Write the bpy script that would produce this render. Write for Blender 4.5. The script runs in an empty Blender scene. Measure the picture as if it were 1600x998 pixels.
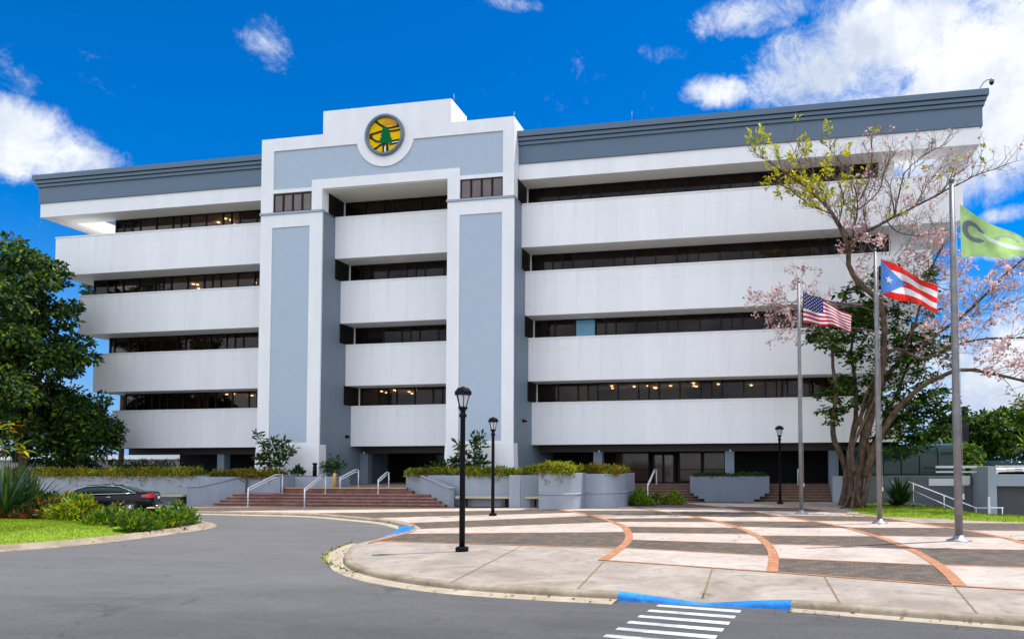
import bpy, bmesh, math, random
import numpy as np
from mathutils import Vector, Matrix
random.seed(7); rng = np.random.default_rng(7)
C = bpy.context.scene.collection
SC = bpy.context.scene
R = math.radians

# ------------------------------------------------------------------ camera
F, PITCH, ROLL, YAW, PY, PX, H = 1058.957, 0.03843, -0.00355, -0.1719, 681.694, 999.13, 2.2
_fw = Vector((math.sin(YAW)*math.cos(PITCH), math.cos(YAW)*math.cos(PITCH), math.sin(PITCH)))
_r0 = Vector((math.cos(YAW), -math.sin(YAW), 0)); _u0 = _r0.cross(_fw)
_r = _r0*math.cos(ROLL) + _u0*math.sin(ROLL); _u = -_r0*math.sin(ROLL) + _u0*math.cos(ROLL)
cam_d = bpy.data.cameras.new('camera'); cam = bpy.data.objects.new('camera', cam_d); C.objects.link(cam)
M = Matrix((( _r.x, _u.x, -_fw.x, 0), (_r.y, _u.y, -_fw.y, 0), (_r.z, _u.z, -_fw.z, H), (0, 0, 0, 1)))
cam.matrix_world = M
cam_d.sensor_width = 36; cam_d.lens = F*36/1600
cam_d.shift_x = (800-PX)/1600; cam_d.shift_y = (PY-499)/1600
cam_d.clip_end = 5000; cam_d.clip_start = .1
SC.camera = cam
def ray(u, v): return _fw*F + _r*(u-PX) - _u*(v-PY)
def gz(u, v, Z=0.0):
    d = ray(u, v); return Vector((0, 0, H)) + d*((Z-H)/d.z)
def gy(u, v, Y):
    d = ray(u, v); return Vector((0, 0, H)) + d*(Y/d.y)

# ------------------------------------------------------------------ light
SUN = Vector((.88*math.cos(R(64.5)), .475*math.cos(R(64.5)), math.sin(R(64.5)))).normalized()
sd = bpy.data.lights.new('sun', 'SUN'); sun = bpy.data.objects.new('sun', sd); C.objects.link(sun)
sd.energy = 3.35; sd.angle = R(.53); sd.color = (1, .95, .87)
sun.location = (20, 10, 40); sun.rotation_euler = SUN.to_track_quat('Z', 'Y').to_euler()
SC.view_settings.view_transform = 'Standard'; SC.view_settings.look = 'None'
SC.view_settings.exposure = 0.66; SC.view_settings.gamma = 1
SC.view_settings.use_curve_mapping = False

# world: Nishita sky with drifting cumulus placed by direction
W = bpy.data.worlds.new('World'); SC.world = W; W.use_nodes = True
nt = W.node_tree; nt.nodes.clear()
def N(t, **k):
    n = nt.nodes.new(t)
    for a, b in k.items(): setattr(n, a, b)
    return n
def L(a, b): nt.links.new(a, b)
def mth(op, a, b=None, clamp=False):
    n = N('ShaderNodeMath', operation=op); n.use_clamp = clamp
    for i, s in enumerate((a, b)):
        if s is None: continue
        if isinstance(s, (int, float)): n.inputs[i].default_value = s
        else: L(s, n.inputs[i])
    return n.outputs[0]
sky = N('ShaderNodeTexSky', sky_type='NISHITA'); sky.sun_disc = False
sky.sun_elevation = R(64.5); sky.sun_rotation = math.atan2(SUN.x, SUN.y)
sky.air_density = 1.0; sky.dust_density = .25; sky.ozone_density = 4.0; sky.altitude = 50
tc = N('ShaderNodeTexCoord'); DIR = tc.outputs['Generated']
def noise(scale, detail, rough, dist=0, vec=None):
    n = N('ShaderNodeTexNoise'); n.inputs['Scale'].default_value = scale; n.inputs['Detail'].default_value = detail
    n.inputs['Roughness'].default_value = rough; n.inputs['Distortion'].default_value = dist
    L(vec or DIR, n.inputs['Vector']); return n.outputs['Fac']
# the clouds: (pixel centre, radii in px, strength)
CL = [((50, 225), (190, 80), 1.05), ((0, 215), (120, 80), 1.0), ((130, 240), (90, 50), .9), ((412, 62), (58, 70), .8), ((20, 108), (60, 50), .42), ((795, 3), (85, 22), .62),
      ((1118, 142), (72, 38), 1.0), ((1100, 40), (60, 40), .62), ((1185, 20), (130, 60), .85), ((1380, 80), (300, 140), 1.1), ((1600, 120), (300, 230), 1.5), ((1500, 230), (230, 110), 1.25),
      ((1270, 165), (130, 60), .75), ((1040, 80), (60, 22), .42), ((1190, 120), (50, 24), .5), ((1610, 590), (360, 150), 1.15), ((1590, 330), (90, 20), .8), ((1550, 395), (110, 18), .7), ((0, 640), (260, 90), .8), ((1450, 450), (160, 50), .55)]
tot = None
for (u, v), (ra, rb), s in CL:
    c = ray(u, v).normalized(); e1 = (ray(u+10, v).normalized()-c); e2 = (ray(u, v-10).normalized()-c)
    k1 = 10/ra/e1.length; k2 = 10/rb/e2.length
    e1.normalize(); e2.normalize()
    a = N('ShaderNodeVectorMath', operation='SUBTRACT'); L(DIR, a.inputs[0]); a.inputs[1].default_value = c
    d1 = N('ShaderNodeVectorMath', operation='DOT_PRODUCT'); L(a.outputs[0], d1.inputs[0]); d1.inputs[1].default_value = e1*k1
    d2 = N('ShaderNodeVectorMath', operation='DOT_PRODUCT'); L(a.outputs[0], d2.inputs[0]); d2.inputs[1].default_value = e2*k2
    q = mth('ADD', mth('MULTIPLY', d1.outputs['Value'], d1.outputs['Value']), mth('MULTIPLY', d2.outputs['Value'], d2.outputs['Value']))
    front = N('ShaderNodeVectorMath', operation='DOT_PRODUCT'); L(DIR, front.inputs[0]); front.inputs[1].default_value = c
    m = mth('MULTIPLY', mth('SUBTRACT', 1.0, q, True), s)
    m = mth('MULTIPLY', m, mth('GREATER_THAN', front.outputs['Value'], 0))
    tot = m if tot is None else mth('MAXIMUM', tot, m)
# unseen bright cloud cover, added behind the photographer as neutral fill light
sepd = N('ShaderNodeSeparateXYZ'); L(DIR, sepd.inputs[0])
rear_fill = N('ShaderNodeMapRange', interpolation_type='SMOOTHSTEP'); rear_fill.inputs['From Min'].default_value = .25; rear_fill.inputs['From Max'].default_value = -.35
L(sepd.outputs['Y'], rear_fill.inputs['Value']); tot = mth('MAXIMUM', tot, mth('MULTIPLY', rear_fill.outputs[0], .95))
n1 = noise(6.5, 10, .68, .35); n2 = noise(24, 10, .72, .5)
nn = mth('ADD', mth('MULTIPLY', n1, .6), mth('MULTIPLY', n2, .4))
dens = mth('ADD', mth('MULTIPLY', tot, .62), mth('MULTIPLY', mth('SUBTRACT', nn, .5), 2.15))
ramp = N('ShaderNodeMapRange', interpolation_type='SMOOTHSTEP'); ramp.inputs['From Min'].default_value = .17; ramp.inputs['From Max'].default_value = .70
L(dens, ramp.inputs['Value'])
tint = N('ShaderNodeMix', data_type='RGBA', blend_type='MULTIPLY'); tint.inputs[0].default_value = 1
L(sky.outputs[0], tint.inputs[6]); tint.inputs[7].default_value = (.0, .355, .70, 1)
shade = N('ShaderNodeMix', data_type='RGBA'); L(mth('MULTIPLY', mth('SUBTRACT', noise(9, 9, .62), .38), 3.6, True), shade.inputs[0])
shade.inputs[6].default_value = (2.75, 3.1, 3.7, 1); shade.inputs[7].default_value = (4.6, 4.7, 4.85, 1)
mix = N('ShaderNodeMix', data_type='RGBA'); L(ramp.outputs[0], mix.inputs[0]); 
lit = N('ShaderNodeMix', data_type='RGBA', blend_type='MULTIPLY'); lit.inputs[0].default_value = 1; L(shade.outputs[2], lit.inputs[6]); L(mth('ADD', mth('MULTIPLY', rear_fill.outputs[0], .92), 1.0), lit.inputs[7])  # added clouds behind the camera are brightened for more fill

hz = N('ShaderNodeMapRange', interpolation_type='SMOOTHSTEP'); hz.inputs['From Min'].default_value = .30; hz.inputs['From Max'].default_value = -.02
hz.inputs['To Max'].default_value = .92; L(sepd.outputs['Z'], hz.inputs['Value'])
low = N('ShaderNodeMix', data_type='RGBA'); L(hz.outputs[0], low.inputs[0]); L(tint.outputs[2], low.inputs[6]); low.inputs[7].default_value = (1.15, 2.05, 3.55, 1)
L(low.outputs[2], mix.inputs[6]); L(lit.outputs[2], mix.inputs[7])
bg = N('ShaderNodeBackground'); bg.inputs[1].default_value = .15; L(mix.outputs[2], bg.inputs[0])
wo = N('ShaderNodeOutputWorld'); L(bg.outputs[0], wo.inputs[0])

# ------------------------------------------------------------------ materials
MATS = {}
def mat(name, col, rough=.6, var=.0, vscale=1.5, metal=0, bump=0, bscale=30, spec=.5, col2=None, emit=None, coat=0, stain=0):
    if name in MATS: return MATS[name]
    m = bpy.data.materials.new(name); m.use_nodes = True; t = m.node_tree; b = t.nodes['Principled BSDF']
    b.inputs['Roughness'].default_value = rough; b.inputs['Metallic'].default_value = metal
    b.inputs['Specular IOR Level'].default_value = (spec if max(col) > .04 or metal or coat else min(spec, .12)); b.inputs['Coat Weight'].default_value = coat
    b.inputs['Base Color'].default_value = (*col, 1)
    tcn = t.nodes.new('ShaderNodeTexCoord')
    src = None
    if var > 0 or col2:
        n = t.nodes.new('ShaderNodeTexNoise'); n.inputs['Scale'].default_value = vscale; n.inputs['Detail'].default_value = 7; n.inputs['Roughness'].default_value = .62
        t.links.new(tcn.outputs['Object'], n.inputs['Vector'])
        r = t.nodes.new('ShaderNodeValToRGB'); r.color_ramp.elements[0].position = .3; r.color_ramp.elements[1].position = .7
        c2 = col2 or tuple(min(1, c*(1+var)) for c in col); c1 = tuple(c*(1-var) for c in col) if not col2 else col
        r.color_ramp.elements[0].color = (*c1, 1); r.color_ramp.elements[1].color = (*c2, 1)
        t.links.new(n.outputs['Fac'], r.inputs['Fac']); src = r.outputs['Color']
    if stain:
        n = t.nodes.new('ShaderNodeTexNoise'); n.inputs['Scale'].default_value = .9; n.inputs['Detail'].default_value = 9; n.inputs['Roughness'].default_value = .7
        mp = t.nodes.new('ShaderNodeMapping'); mp.inputs['Scale'].default_value = (1.4, 1.4, .25)
        t.links.new(tcn.outputs['Object'], mp.inputs['Vector']); t.links.new(mp.outputs[0], n.inputs['Vector'])
        rr = t.nodes.new('ShaderNodeMapRange'); rr.inputs['From Min'].default_value = .35; rr.inputs['From Max'].default_value = .72
        rr.inputs['To Min'].default_value = 1; rr.inputs['To Max'].default_value = 1-stain
        t.links.new(n.outputs['Fac'], rr.inputs['Value'])
        mm = t.nodes.new('ShaderNodeMix'); mm.data_type = 'RGBA'; mm.blend_type = 'MULTIPLY'; mm.inputs[0].default_value = 1
        if src: t.links.new(src, mm.inputs[6])
        else: mm.inputs[6].default_value = (*col, 1)
        t.links.new(rr.outputs[0], mm.inputs[7]); src = mm.outputs[2]
    if src: t.links.new(src, b.inputs['Base Color'])
    if bump:
        n = t.nodes.new('ShaderNodeTexNoise'); n.inputs['Scale'].default_value = bscale; n.inputs['Detail'].default_value = 6
        t.links.new(tcn.outputs['Object'], n.inputs['Vector'])
        bp = t.nodes.new('ShaderNodeBump'); bp.inputs['Strength'].default_value = bump; bp.inputs['Distance'].default_value = .03
        t.links.new(n.outputs['Fac'], bp.inputs['Height']); t.links.new(bp.outputs[0], b.inputs['Normal'])
    if emit:
        b.inputs['Emission Color'].default_value = (*emit[0], 1); b.inputs['Emission Strength'].default_value = emit[1]
    MATS[name] = m; return m
def leafmat(name, col, trans=.35, rough=.45):
    if name in MATS: return MATS[name]
    m = bpy.data.materials.new(name); m.use_nodes = True; t = m.node_tree; b = t.nodes['Principled BSDF']
    tcn = t.nodes.new('ShaderNodeTexCoord'); n = t.nodes.new('ShaderNodeTexNoise'); n.inputs['Scale'].default_value = 1.3; n.inputs['Detail'].default_value = 3
    t.links.new(tcn.outputs['Object'], n.inputs['Vector'])
    r = t.nodes.new('ShaderNodeValToRGB'); r.color_ramp.elements[0].position = .35; r.color_ramp.elements[1].position = .65
    r.color_ramp.elements[0].color = (*[c*.7 for c in col], 1); r.color_ramp.elements[1].color = (*[min(1, c*1.3) for c in col], 1)
    t.links.new(n.outputs['Fac'], r.inputs['Fac']); t.links.new(r.outputs[0], b.inputs['Base Color'])
    b.inputs['Roughness'].default_value = rough; b.inputs['Specular IOR Level'].default_value = .22
    tr = t.nodes.new('ShaderNodeBsdfTranslucent'); t.links.new(r.outputs[0], tr.inputs['Color'])
    mx = t.nodes.new('ShaderNodeMixShader'); mx.inputs[0].default_value = trans
    t.links.new(b.outputs[0], mx.inputs[1]); t.links.new(tr.outputs[0], mx.inputs[2])
    t.links.new(mx.outputs[0], t.nodes['Material Output'].inputs[0]); MATS[name] = m; return m
def concmat(name, c1, c2, spot=.45, s=1.0):
    m = bpy.data.materials.new(name); m.use_nodes = True; t = m.node_tree; b = t.nodes['Principled BSDF']; b.inputs['Roughness'].default_value = .85; b.inputs['Specular IOR Level'].default_value = .2
    tcn = t.nodes.new('ShaderNodeTexCoord')
    def no(sc, d, rg, dist=0):
        n = t.nodes.new('ShaderNodeTexNoise'); n.inputs['Scale'].default_value = sc*s; n.inputs['Detail'].default_value = d; n.inputs['Roughness'].default_value = rg; n.inputs['Distortion'].default_value = dist
        t.links.new(tcn.outputs['Object'], n.inputs['Vector']); return n.outputs['Fac']
    def mr(x, a0, a1, b0, b1):
        r_ = t.nodes.new('ShaderNodeMapRange'); r_.inputs[1].default_value = a0; r_.inputs[2].default_value = a1; r_.inputs[3].default_value = b0; r_.inputs[4].default_value = b1; t.links.new(x, r_.inputs[0]); return r_.outputs[0]
    mx = t.nodes.new('ShaderNodeMix'); mx.data_type = 'RGBA'; t.links.new(mr(no(.7, 9, .66, .8), .34, .66, 0, 1), mx.inputs[0]); mx.inputs[6].default_value = (*c1, 1); mx.inputs[7].default_value = (*c2, 1)
    cur = mx.outputs[2]
    for x in (mr(no(2.6, 10, .72, .5), .52, .72, 1, 1-spot), mr(no(16, 6, .75), .56, .76, 1, 1-spot*.9), mr(no(70, 3, .7), .3, .7, .86, 1.12)):
        q = t.nodes.new('ShaderNodeMix'); q.data_type = 'RGBA'; q.blend_type = 'MULTIPLY'; q.inputs[0].default_value = 1; t.links.new(cur, q.inputs[6]); t.links.new(x, q.inputs[7]); cur = q.outputs[2]
    t.links.new(cur, b.inputs['Base Color'])
    bp = t.nodes.new('ShaderNodeBump'); bp.inputs['Strength'].default_value = .4; bp.inputs['Distance'].default_value = .01; t.links.new(no(40, 6, .7), bp.inputs['Height']); t.links.new(bp.outputs[0], b.inputs['Normal'])
    MATS[name] = m; return m
def brickmat(name, c1, c2, mortar, sx, sy, vert=False, bump=.4, rot=0, offset=.5, noise_amt=.5):
    if name in MATS: return MATS[name]
    m = bpy.data.materials.new(name); m.use_nodes = True; t = m.node_tree; b = t.nodes['Principled BSDF']; b.inputs['Roughness'].default_value = .85
    tcn = t.nodes.new('ShaderNodeTexCoord'); mp = t.nodes.new('ShaderNodeMapping')
    if vert: mp.inputs['Rotation'].default_value = (R(90), 0, 0)
    else: mp.inputs['Rotation'].default_value = (0, 0, rot)
    t.links.new(tcn.outputs['Object'], mp.inputs['Vector'])
    k = t.nodes.new('ShaderNodeTexBrick'); k.inputs['Scale'].default_value = 1; k.inputs['Brick Width'].default_value = sx; k.inputs['Row Height'].default_value = sy
    k.inputs['Mortar Size'].default_value = min(sx, sy)*.06; k.inputs['Mortar Smooth'].default_value = .2; k.offset = offset
    k.inputs['Color1'].default_value = (*c1, 1); k.inputs['Color2'].default_value = (*c2, 1); k.inputs['Mortar'].default_value = (*mortar, 1)
    t.links.new(mp.outputs[0], k.inputs['Vector'])
    n = t.nodes.new('ShaderNodeTexNoise'); n.inputs['Scale'].default_value = 2.2; n.inputs['Detail'].default_value = 8; n.inputs['Roughness'].default_value = .7
    t.links.new(tcn.outputs['Object'], n.inputs['Vector'])
    rr = t.nodes.new('ShaderNodeMapRange'); rr.inputs['From Min'].default_value = .3; rr.inputs['From Max'].default_value = .7
    rr.inputs['To Min'].default_value = 1-noise_amt; rr.inputs['To Max'].default_value = 1+noise_amt*.5; t.links.new(n.outputs['Fac'], rr.inputs['Value'])
    mm = t.nodes.new('ShaderNodeMix'); mm.data_type = 'RGBA'; mm.blend_type = 'MULTIPLY'; mm.inputs[0].default_value = 1
    t.links.new(k.outputs['Color'], mm.inputs[6]); t.links.new(rr.outputs[0], mm.inputs[7]); t.links.new(mm.outputs[2], b.inputs['Base Color'])
    bp = t.nodes.new('ShaderNodeBump'); bp.inputs['Strength'].default_value = bump; bp.inputs['Distance'].default_value = .01; bp.invert = True
    t.links.new(k.outputs['Fac'], bp.inputs['Height']); t.links.new(bp.outputs[0], b.inputs['Normal'])
    MATS[name] = m; return m
def bandmat():
    # painted panels with fine seams (object space metres)
    m = bpy.data.materials.new('painted_panels'); m.use_nodes = True; t = m.node_tree; b = t.nodes['Principled BSDF']; b.inputs['Roughness'].default_value = .55
    tcn = t.nodes.new('ShaderNodeTexCoord'); sp = t.nodes.new('ShaderNodeSeparateXYZ'); t.links.new(tcn.outputs['Object'], sp.inputs[0])
    def mm(op, a, bb=None, cl=False):
        n = t.nodes.new('ShaderNodeMath'); n.operation = op; n.use_clamp = cl
        for i, s in enumerate((a, bb)):
            if s is None: continue
            if isinstance(s, (int, float)): n.inputs[i].default_value = s
            else: t.links.new(s, n.inputs[i])
        return n.outputs[0]
    fx = mm('FRACT', mm('DIVIDE', sp.outputs['X'], 1.25)); lx = mm('LESS_THAN', mm('ABSOLUTE', mm('SUBTRACT', fx, .5)), .011)
    lz = mm('LESS_THAN', mm('ABSOLUTE', mm('SUBTRACT', sp.outputs['Z'], 1.86)), .014)
    ln = mm('MAXIMUM', lx, lz)
    n = t.nodes.new('ShaderNodeTexNoise'); n.inputs['Scale'].default_value = .8; n.inputs['Detail'].default_value = 7; n.inputs['Roughness'].default_value = .65
    mp = t.nodes.new('ShaderNodeMapping'); mp.inputs['Scale'].default_value = (1.5, 1, .35); t.links.new(tcn.outputs['Object'], mp.inputs[0]); t.links.new(mp.outputs[0], n.inputs['Vector'])
    r = t.nodes.new('ShaderNodeValToRGB'); r.color_ramp.elements[0].position = .3; r.color_ramp.elements[1].position = .7
    r.color_ramp.elements[0].color = (.775, .772, .778, 1); r.color_ramp.elements[1].color = (.84, .835, .838, 1); t.links.new(n.outputs['Fac'], r.inputs[0])
    # panel to panel variation
    wn = t.nodes.new('ShaderNodeTexWhiteNoise'); wn.noise_dimensions = '1D'; t.links.new(mm('FLOOR', mm('ADD', mm('DIVIDE', sp.outputs['X'], 1.25), .5)), wn.inputs['W'])
    v = mm('ADD', mm('MULTIPLY', wn.outputs['Value'], .035), .975)
    m1 = t.nodes.new('ShaderNodeMix'); m1.data_type = 'RGBA'; m1.blend_type = 'MULTIPLY'; m1.inputs[0].default_value = 1
    t.links.new(r.outputs[0], m1.inputs[6]); t.links.new(v, m1.inputs[7])
    # run-off stains below the coping
    s = t.nodes.new('ShaderNodeTexNoise'); s.inputs['Scale'].default_value = 1; s.inputs['Detail'].default_value = 4
    mp2 = t.nodes.new('ShaderNodeMapping'); mp2.inputs['Scale'].default_value = (7, 1, .15); t.links.new(tcn.outputs['Object'], mp2.inputs[0]); t.links.new(mp2.outputs[0], s.inputs['Vector'])
    st = mm('MULTIPLY', mm('SUBTRACT', s.outputs['Fac'], .5, True), mm('MULTIPLY', mm('SUBTRACT', sp.outputs['Z'], 1.2, True), 1.1))
    m2 = t.nodes.new('ShaderNodeMix'); m2.data_type = 'RGBA'; t.links.new(mm('MULTIPLY', st, .55, True), m2.inputs[0]); t.links.new(m1.outputs[2], m2.inputs[6]); m2.inputs[7].default_value = (.45, .44, .42, 1)
    m3 = t.nodes.new('ShaderNodeMix'); m3.data_type = 'RGBA'; t.links.new(mm('MULTIPLY', ln, .27), m3.inputs[0]); t.links.new(m2.outputs[2], m3.inputs[6]); m3.inputs[7].default_value = (.5, .52, .55, 1)
    t.links.new(m3.outputs[2], b.inputs['Base Color'])
    MATS['band'] = m; return m
def asphaltmat():
    m = bpy.data.materials.new('asphalt'); m.use_nodes = True; t = m.node_tree; b = t.nodes['Principled BSDF']; b.inputs['Roughness'].default_value = .8
    b.inputs['Specular IOR Level'].default_value = .35
    tcn = t.nodes.new('ShaderNodeTexCoord')
    def no(s, d, r, sc=(1, 1, 1), rot=0, dist=0):
        n = t.nodes.new('ShaderNodeTexNoise'); n.inputs['Scale'].default_value = s; n.inputs['Detail'].default_value = d; n.inputs['Roughness'].default_value = r; n.inputs['Distortion'].default_value = dist
        mp = t.nodes.new('ShaderNodeMapping'); mp.inputs['Scale'].default_value = sc; mp.inputs['Rotation'].default_value = (0, 0, rot)
        t.links.new(tcn.outputs['Object'], mp.inputs[0]); t.links.new(mp.outputs[0], n.inputs['Vector']); return n.outputs['Fac']
    a = no(.35, 6, .6, (1, 2.2, 1), R(20), .6); c = no(90, 3, .7); d = no(9, 5, .7); tr = no(.7, 4, .55, (.25, 2.6, 1), R(35), 1.0)
    def mr(x, a0, a1, b0, b1):
        r = t.nodes.new('ShaderNodeMapRange'); r.inputs[1].default_value = a0; r.inputs[2].default_value = a1; r.inputs[3].default_value = b0; r.inputs[4].default_value = b1; t.links.new(x, r.inputs[0]); return r.outputs[0]
    def mu(x, y):
        n = t.nodes.new('ShaderNodeMath'); n.operation = 'MULTIPLY'; t.links.new(x, n.inputs[0]); t.links.new(y, n.inputs[1]); return n.outputs[0]
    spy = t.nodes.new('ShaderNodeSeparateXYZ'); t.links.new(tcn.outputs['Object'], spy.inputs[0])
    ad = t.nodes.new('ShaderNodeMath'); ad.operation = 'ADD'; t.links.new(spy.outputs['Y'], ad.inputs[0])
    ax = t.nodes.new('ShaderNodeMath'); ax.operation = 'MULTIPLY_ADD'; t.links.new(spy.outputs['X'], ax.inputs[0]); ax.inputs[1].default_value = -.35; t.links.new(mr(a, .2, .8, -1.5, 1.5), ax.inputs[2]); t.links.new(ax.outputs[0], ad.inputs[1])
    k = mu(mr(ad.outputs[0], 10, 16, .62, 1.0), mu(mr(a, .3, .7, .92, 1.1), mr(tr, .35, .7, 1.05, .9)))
    k = mu(k, mu(mr(c, .25, .75, .62, 1.4), mu(mr(d, .3, .7, .90, 1.09), mr(no(34, 4, .8), .3, .7, .78, 1.22))))
    vo = t.nodes.new('ShaderNodeTexVoronoi'); vo.feature = 'DISTANCE_TO_EDGE'; vo.inputs['Scale'].default_value = .28
    dn = t.nodes.new('ShaderNodeTexNoise'); dn.inputs['Scale'].default_value = 1.4; dn.inputs['Detail'].default_value = 6
    va = t.nodes.new('ShaderNodeVectorMath'); va.operation = 'MULTIPLY_ADD'; t.links.new(tcn.outputs['Object'], dn.inputs['Vector']); t.links.new(dn.outputs['Color'], va.inputs[0]); va.inputs[1].default_value = (1.1, 1.1, 0); t.links.new(tcn.outputs['Object'], va.inputs[2]); t.links.new(va.outputs[0], vo.inputs['Vector'])
    crk = mr(vo.outputs['Distance'], .0015, .006, .66, 1.0)
    msk = mr(no(.22, 3, .5), .50, .56, 1.0, 0.0)
    cm = t.nodes.new('ShaderNodeMix'); cm.data_type = 'FLOAT'; t.links.new(msk, cm.inputs[0]); t.links.new(crk, cm.inputs[2]); cm.inputs[3].default_value = 1
    k = mu(k, cm.outputs[0])
    k = mu(k, mr(no(1.1, 5, .62, dist=.4), .63, .72, 1.0, .70))
    k = mu(k, mr(no(5.5, 4, .6), .66, .74, 1.0, .78))
    mm = t.nodes.new('ShaderNodeMix'); mm.data_type = 'RGBA'; mm.blend_type = 'MULTIPLY'; mm.inputs[0].default_value = 1
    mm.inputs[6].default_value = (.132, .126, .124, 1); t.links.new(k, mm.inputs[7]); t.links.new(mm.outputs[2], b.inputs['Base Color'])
    bp = t.nodes.new('ShaderNodeBump'); bp.inputs['Strength'].default_value = .5; bp.inputs['Distance'].default_value = .008
    t.links.new(c, bp.inputs['Height']); t.links.new(bp.outputs[0], b.inputs['Normal']); MATS['asphalt'] = m; return m
def glassmat():
    m = bpy.data.materials.new('tinted_glass'); m.use_nodes = True; t = m.node_tree; t.nodes.clear()
    o = t.nodes.new('ShaderNodeOutputMaterial'); tr = t.nodes.new('ShaderNodeBsdfTransparent'); tr.inputs[0].default_value = (.52, .46, .42, 1)
    g = t.nodes.new('ShaderNodeBsdfGlossy'); g.inputs['Roughness'].default_value = .03; g.inputs[0].default_value = (.75, .72, .7, 1)
    lw = t.nodes.new('ShaderNodeFresnel'); lw.inputs[0].default_value = 1.33
    mx = t.nodes.new('ShaderNodeMixShader'); t.links.new(lw.outputs[0], mx.inputs[0]); t.links.new(tr.outputs[0], mx.inputs[1]); t.links.new(g.outputs[0], mx.inputs[2]); t.links.new(mx.outputs[0], o.inputs[0])
    MATS['glass'] = m; return m

band = bandmat(); asphalt = asphaltmat(); glass = glassmat()
white = mat('white_stucco', (.83, .825, .825), .6, .03, .8, bump=.15, bscale=60, stain=.08)
crownw = mat('white_wall_paint', (.83, .825, .825), .6, .03, .5, bump=.1, bscale=60, stain=.05)
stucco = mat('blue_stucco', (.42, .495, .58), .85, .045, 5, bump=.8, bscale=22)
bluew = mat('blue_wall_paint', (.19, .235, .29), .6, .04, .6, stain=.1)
slate = mat('slate_paint', (.088, .138, .195), .5, .03, .5)
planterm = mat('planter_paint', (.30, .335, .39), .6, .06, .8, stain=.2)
soffm = mat('soffit_paint', (.80, .78, .73), .7, .03, .8)
darkf = mat('bronze_frame', (.012, .011, .010), .35)
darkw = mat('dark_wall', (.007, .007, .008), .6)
interior = mat('dim_interior', (.03, .028, .027), .8)
blind = mat('brown_blind', (.25, .195, .175), .7, .15, 2)
blindg = mat('grey_blind', (.20, .20, .235), .7, .1, 2)
pierwin = mat('brown_reflective_pane', (.13, .095, .085), .25, .25, 1.1)
teal = mat('teal_pane', (.10, .30, .42), .25, .2, .8)
lampglow = mat('ceiling_lamp_glow', (1, .8, .5), .5, emit=((1, .72, .38), 6))
black = mat('black_metal', (.006, .006, .007), .35, spec=.12)
steel = mat('brushed_steel', (.22, .205, .205), .5, .3, 2.2, metal=.45)
galv = mat('galvanised_metal', (.34, .34, .35), .45, .15, 4, metal=.5)
railm = mat('white_rail_paint', (.72, .74, .76), .4)
yellowp = mat('yellow_paint', (.65, .42, .08), .6, .15, 6)
bluep = concmat('blue_kerb_paint', (.02, .16, .50), (.04, .30, .78), .5, 2.5)
roadw = concmat('road_white_paint', (.36, .36, .365), (.66, .66, .66), .55, 2)
conc = concmat('pavement_concrete', (.27, .225, .18), (.43, .37, .31), .42)
kerbm = concmat('kerb_concrete', (.24, .185, .125), (.42, .345, .26), .5, 1.6)
gutterm = concmat('gutter_concrete', (.37, .305, .21), (.50, .43, .33), .35, 1.6)
cream = concmat('cream_paving', (.40, .33, .275), (.56, .475, .41), .36, 1.3)
terra = brickmat('terracotta_edging', (.40, .155, .06), (.52, .235, .11), (.24, .13, .075), .22, .11, noise_amt=.25)
greyb = brickmat('grey_brick_paving', (.085, .064, .047), (.17, .125, .088), (.04, .031, .024), .20, .10, rot=R(8), noise_amt=.45)
stepb = brickmat('red_step_brick', (.25, .09, .06), (.15, .07, .06), (.12, .08, .07), .22, .3, noise_amt=.45)
stepd = brickmat('brown_step_brick', (.15, .078, .048), (.11, .057, .04), (.08, .05, .04), .22, .3, noise_amt=.4)
soil = mat('soil', (.05, .033, .022), .95, .4, 6, bump=.8, bscale=14)
grassm = mat('lawn', (.15, .24, .004), .9, col2=(.26, .37, .008), vscale=3, bump=.8, bscale=60)
blade = leafmat('grass_blade', (.20, .31, .004), .35)
blade2 = leafmat('grass_blade_light', (.30, .37, .01), .35)
bark = mat('bark', (.035, .022, .014), .9, col2=(.145, .10, .068), vscale=3.5, bump=1, bscale=18)
barkl = mat('twig_bark', (.13, .085, .065), .9, col2=(.30, .21, .17), vscale=4)
lf_d = leafmat('leaf_dark', (.022, .052, .010)); lf_m = leafmat('leaf_mid', (.055, .125, .014)); lf_l = leafmat('leaf_light', (.19, .30, .025))
lf_y = leafmat('leaf_yellow_green', (.46, .46, .012)); lf_o = leafmat('leaf_orange', (.50, .16, .02)); lf_r = leafmat('petal_red', (.60, .035, .04))
lf_b = leafmat('leaf_bluish', (.10, .17, .13)); pink = leafmat('petal_pink', (.84, .60, .57), .35); pinkd = leafmat('petal_deep_pink', (.58, .27, .26), .3)
lf_g = leafmat('leaf_bright', (.13, .27, .015)); lf_br = leafmat('leaf_brown', (.20, .10, .04)); lf_v = leafmat('leaf_hedge', (.26, .30, .025))

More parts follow.
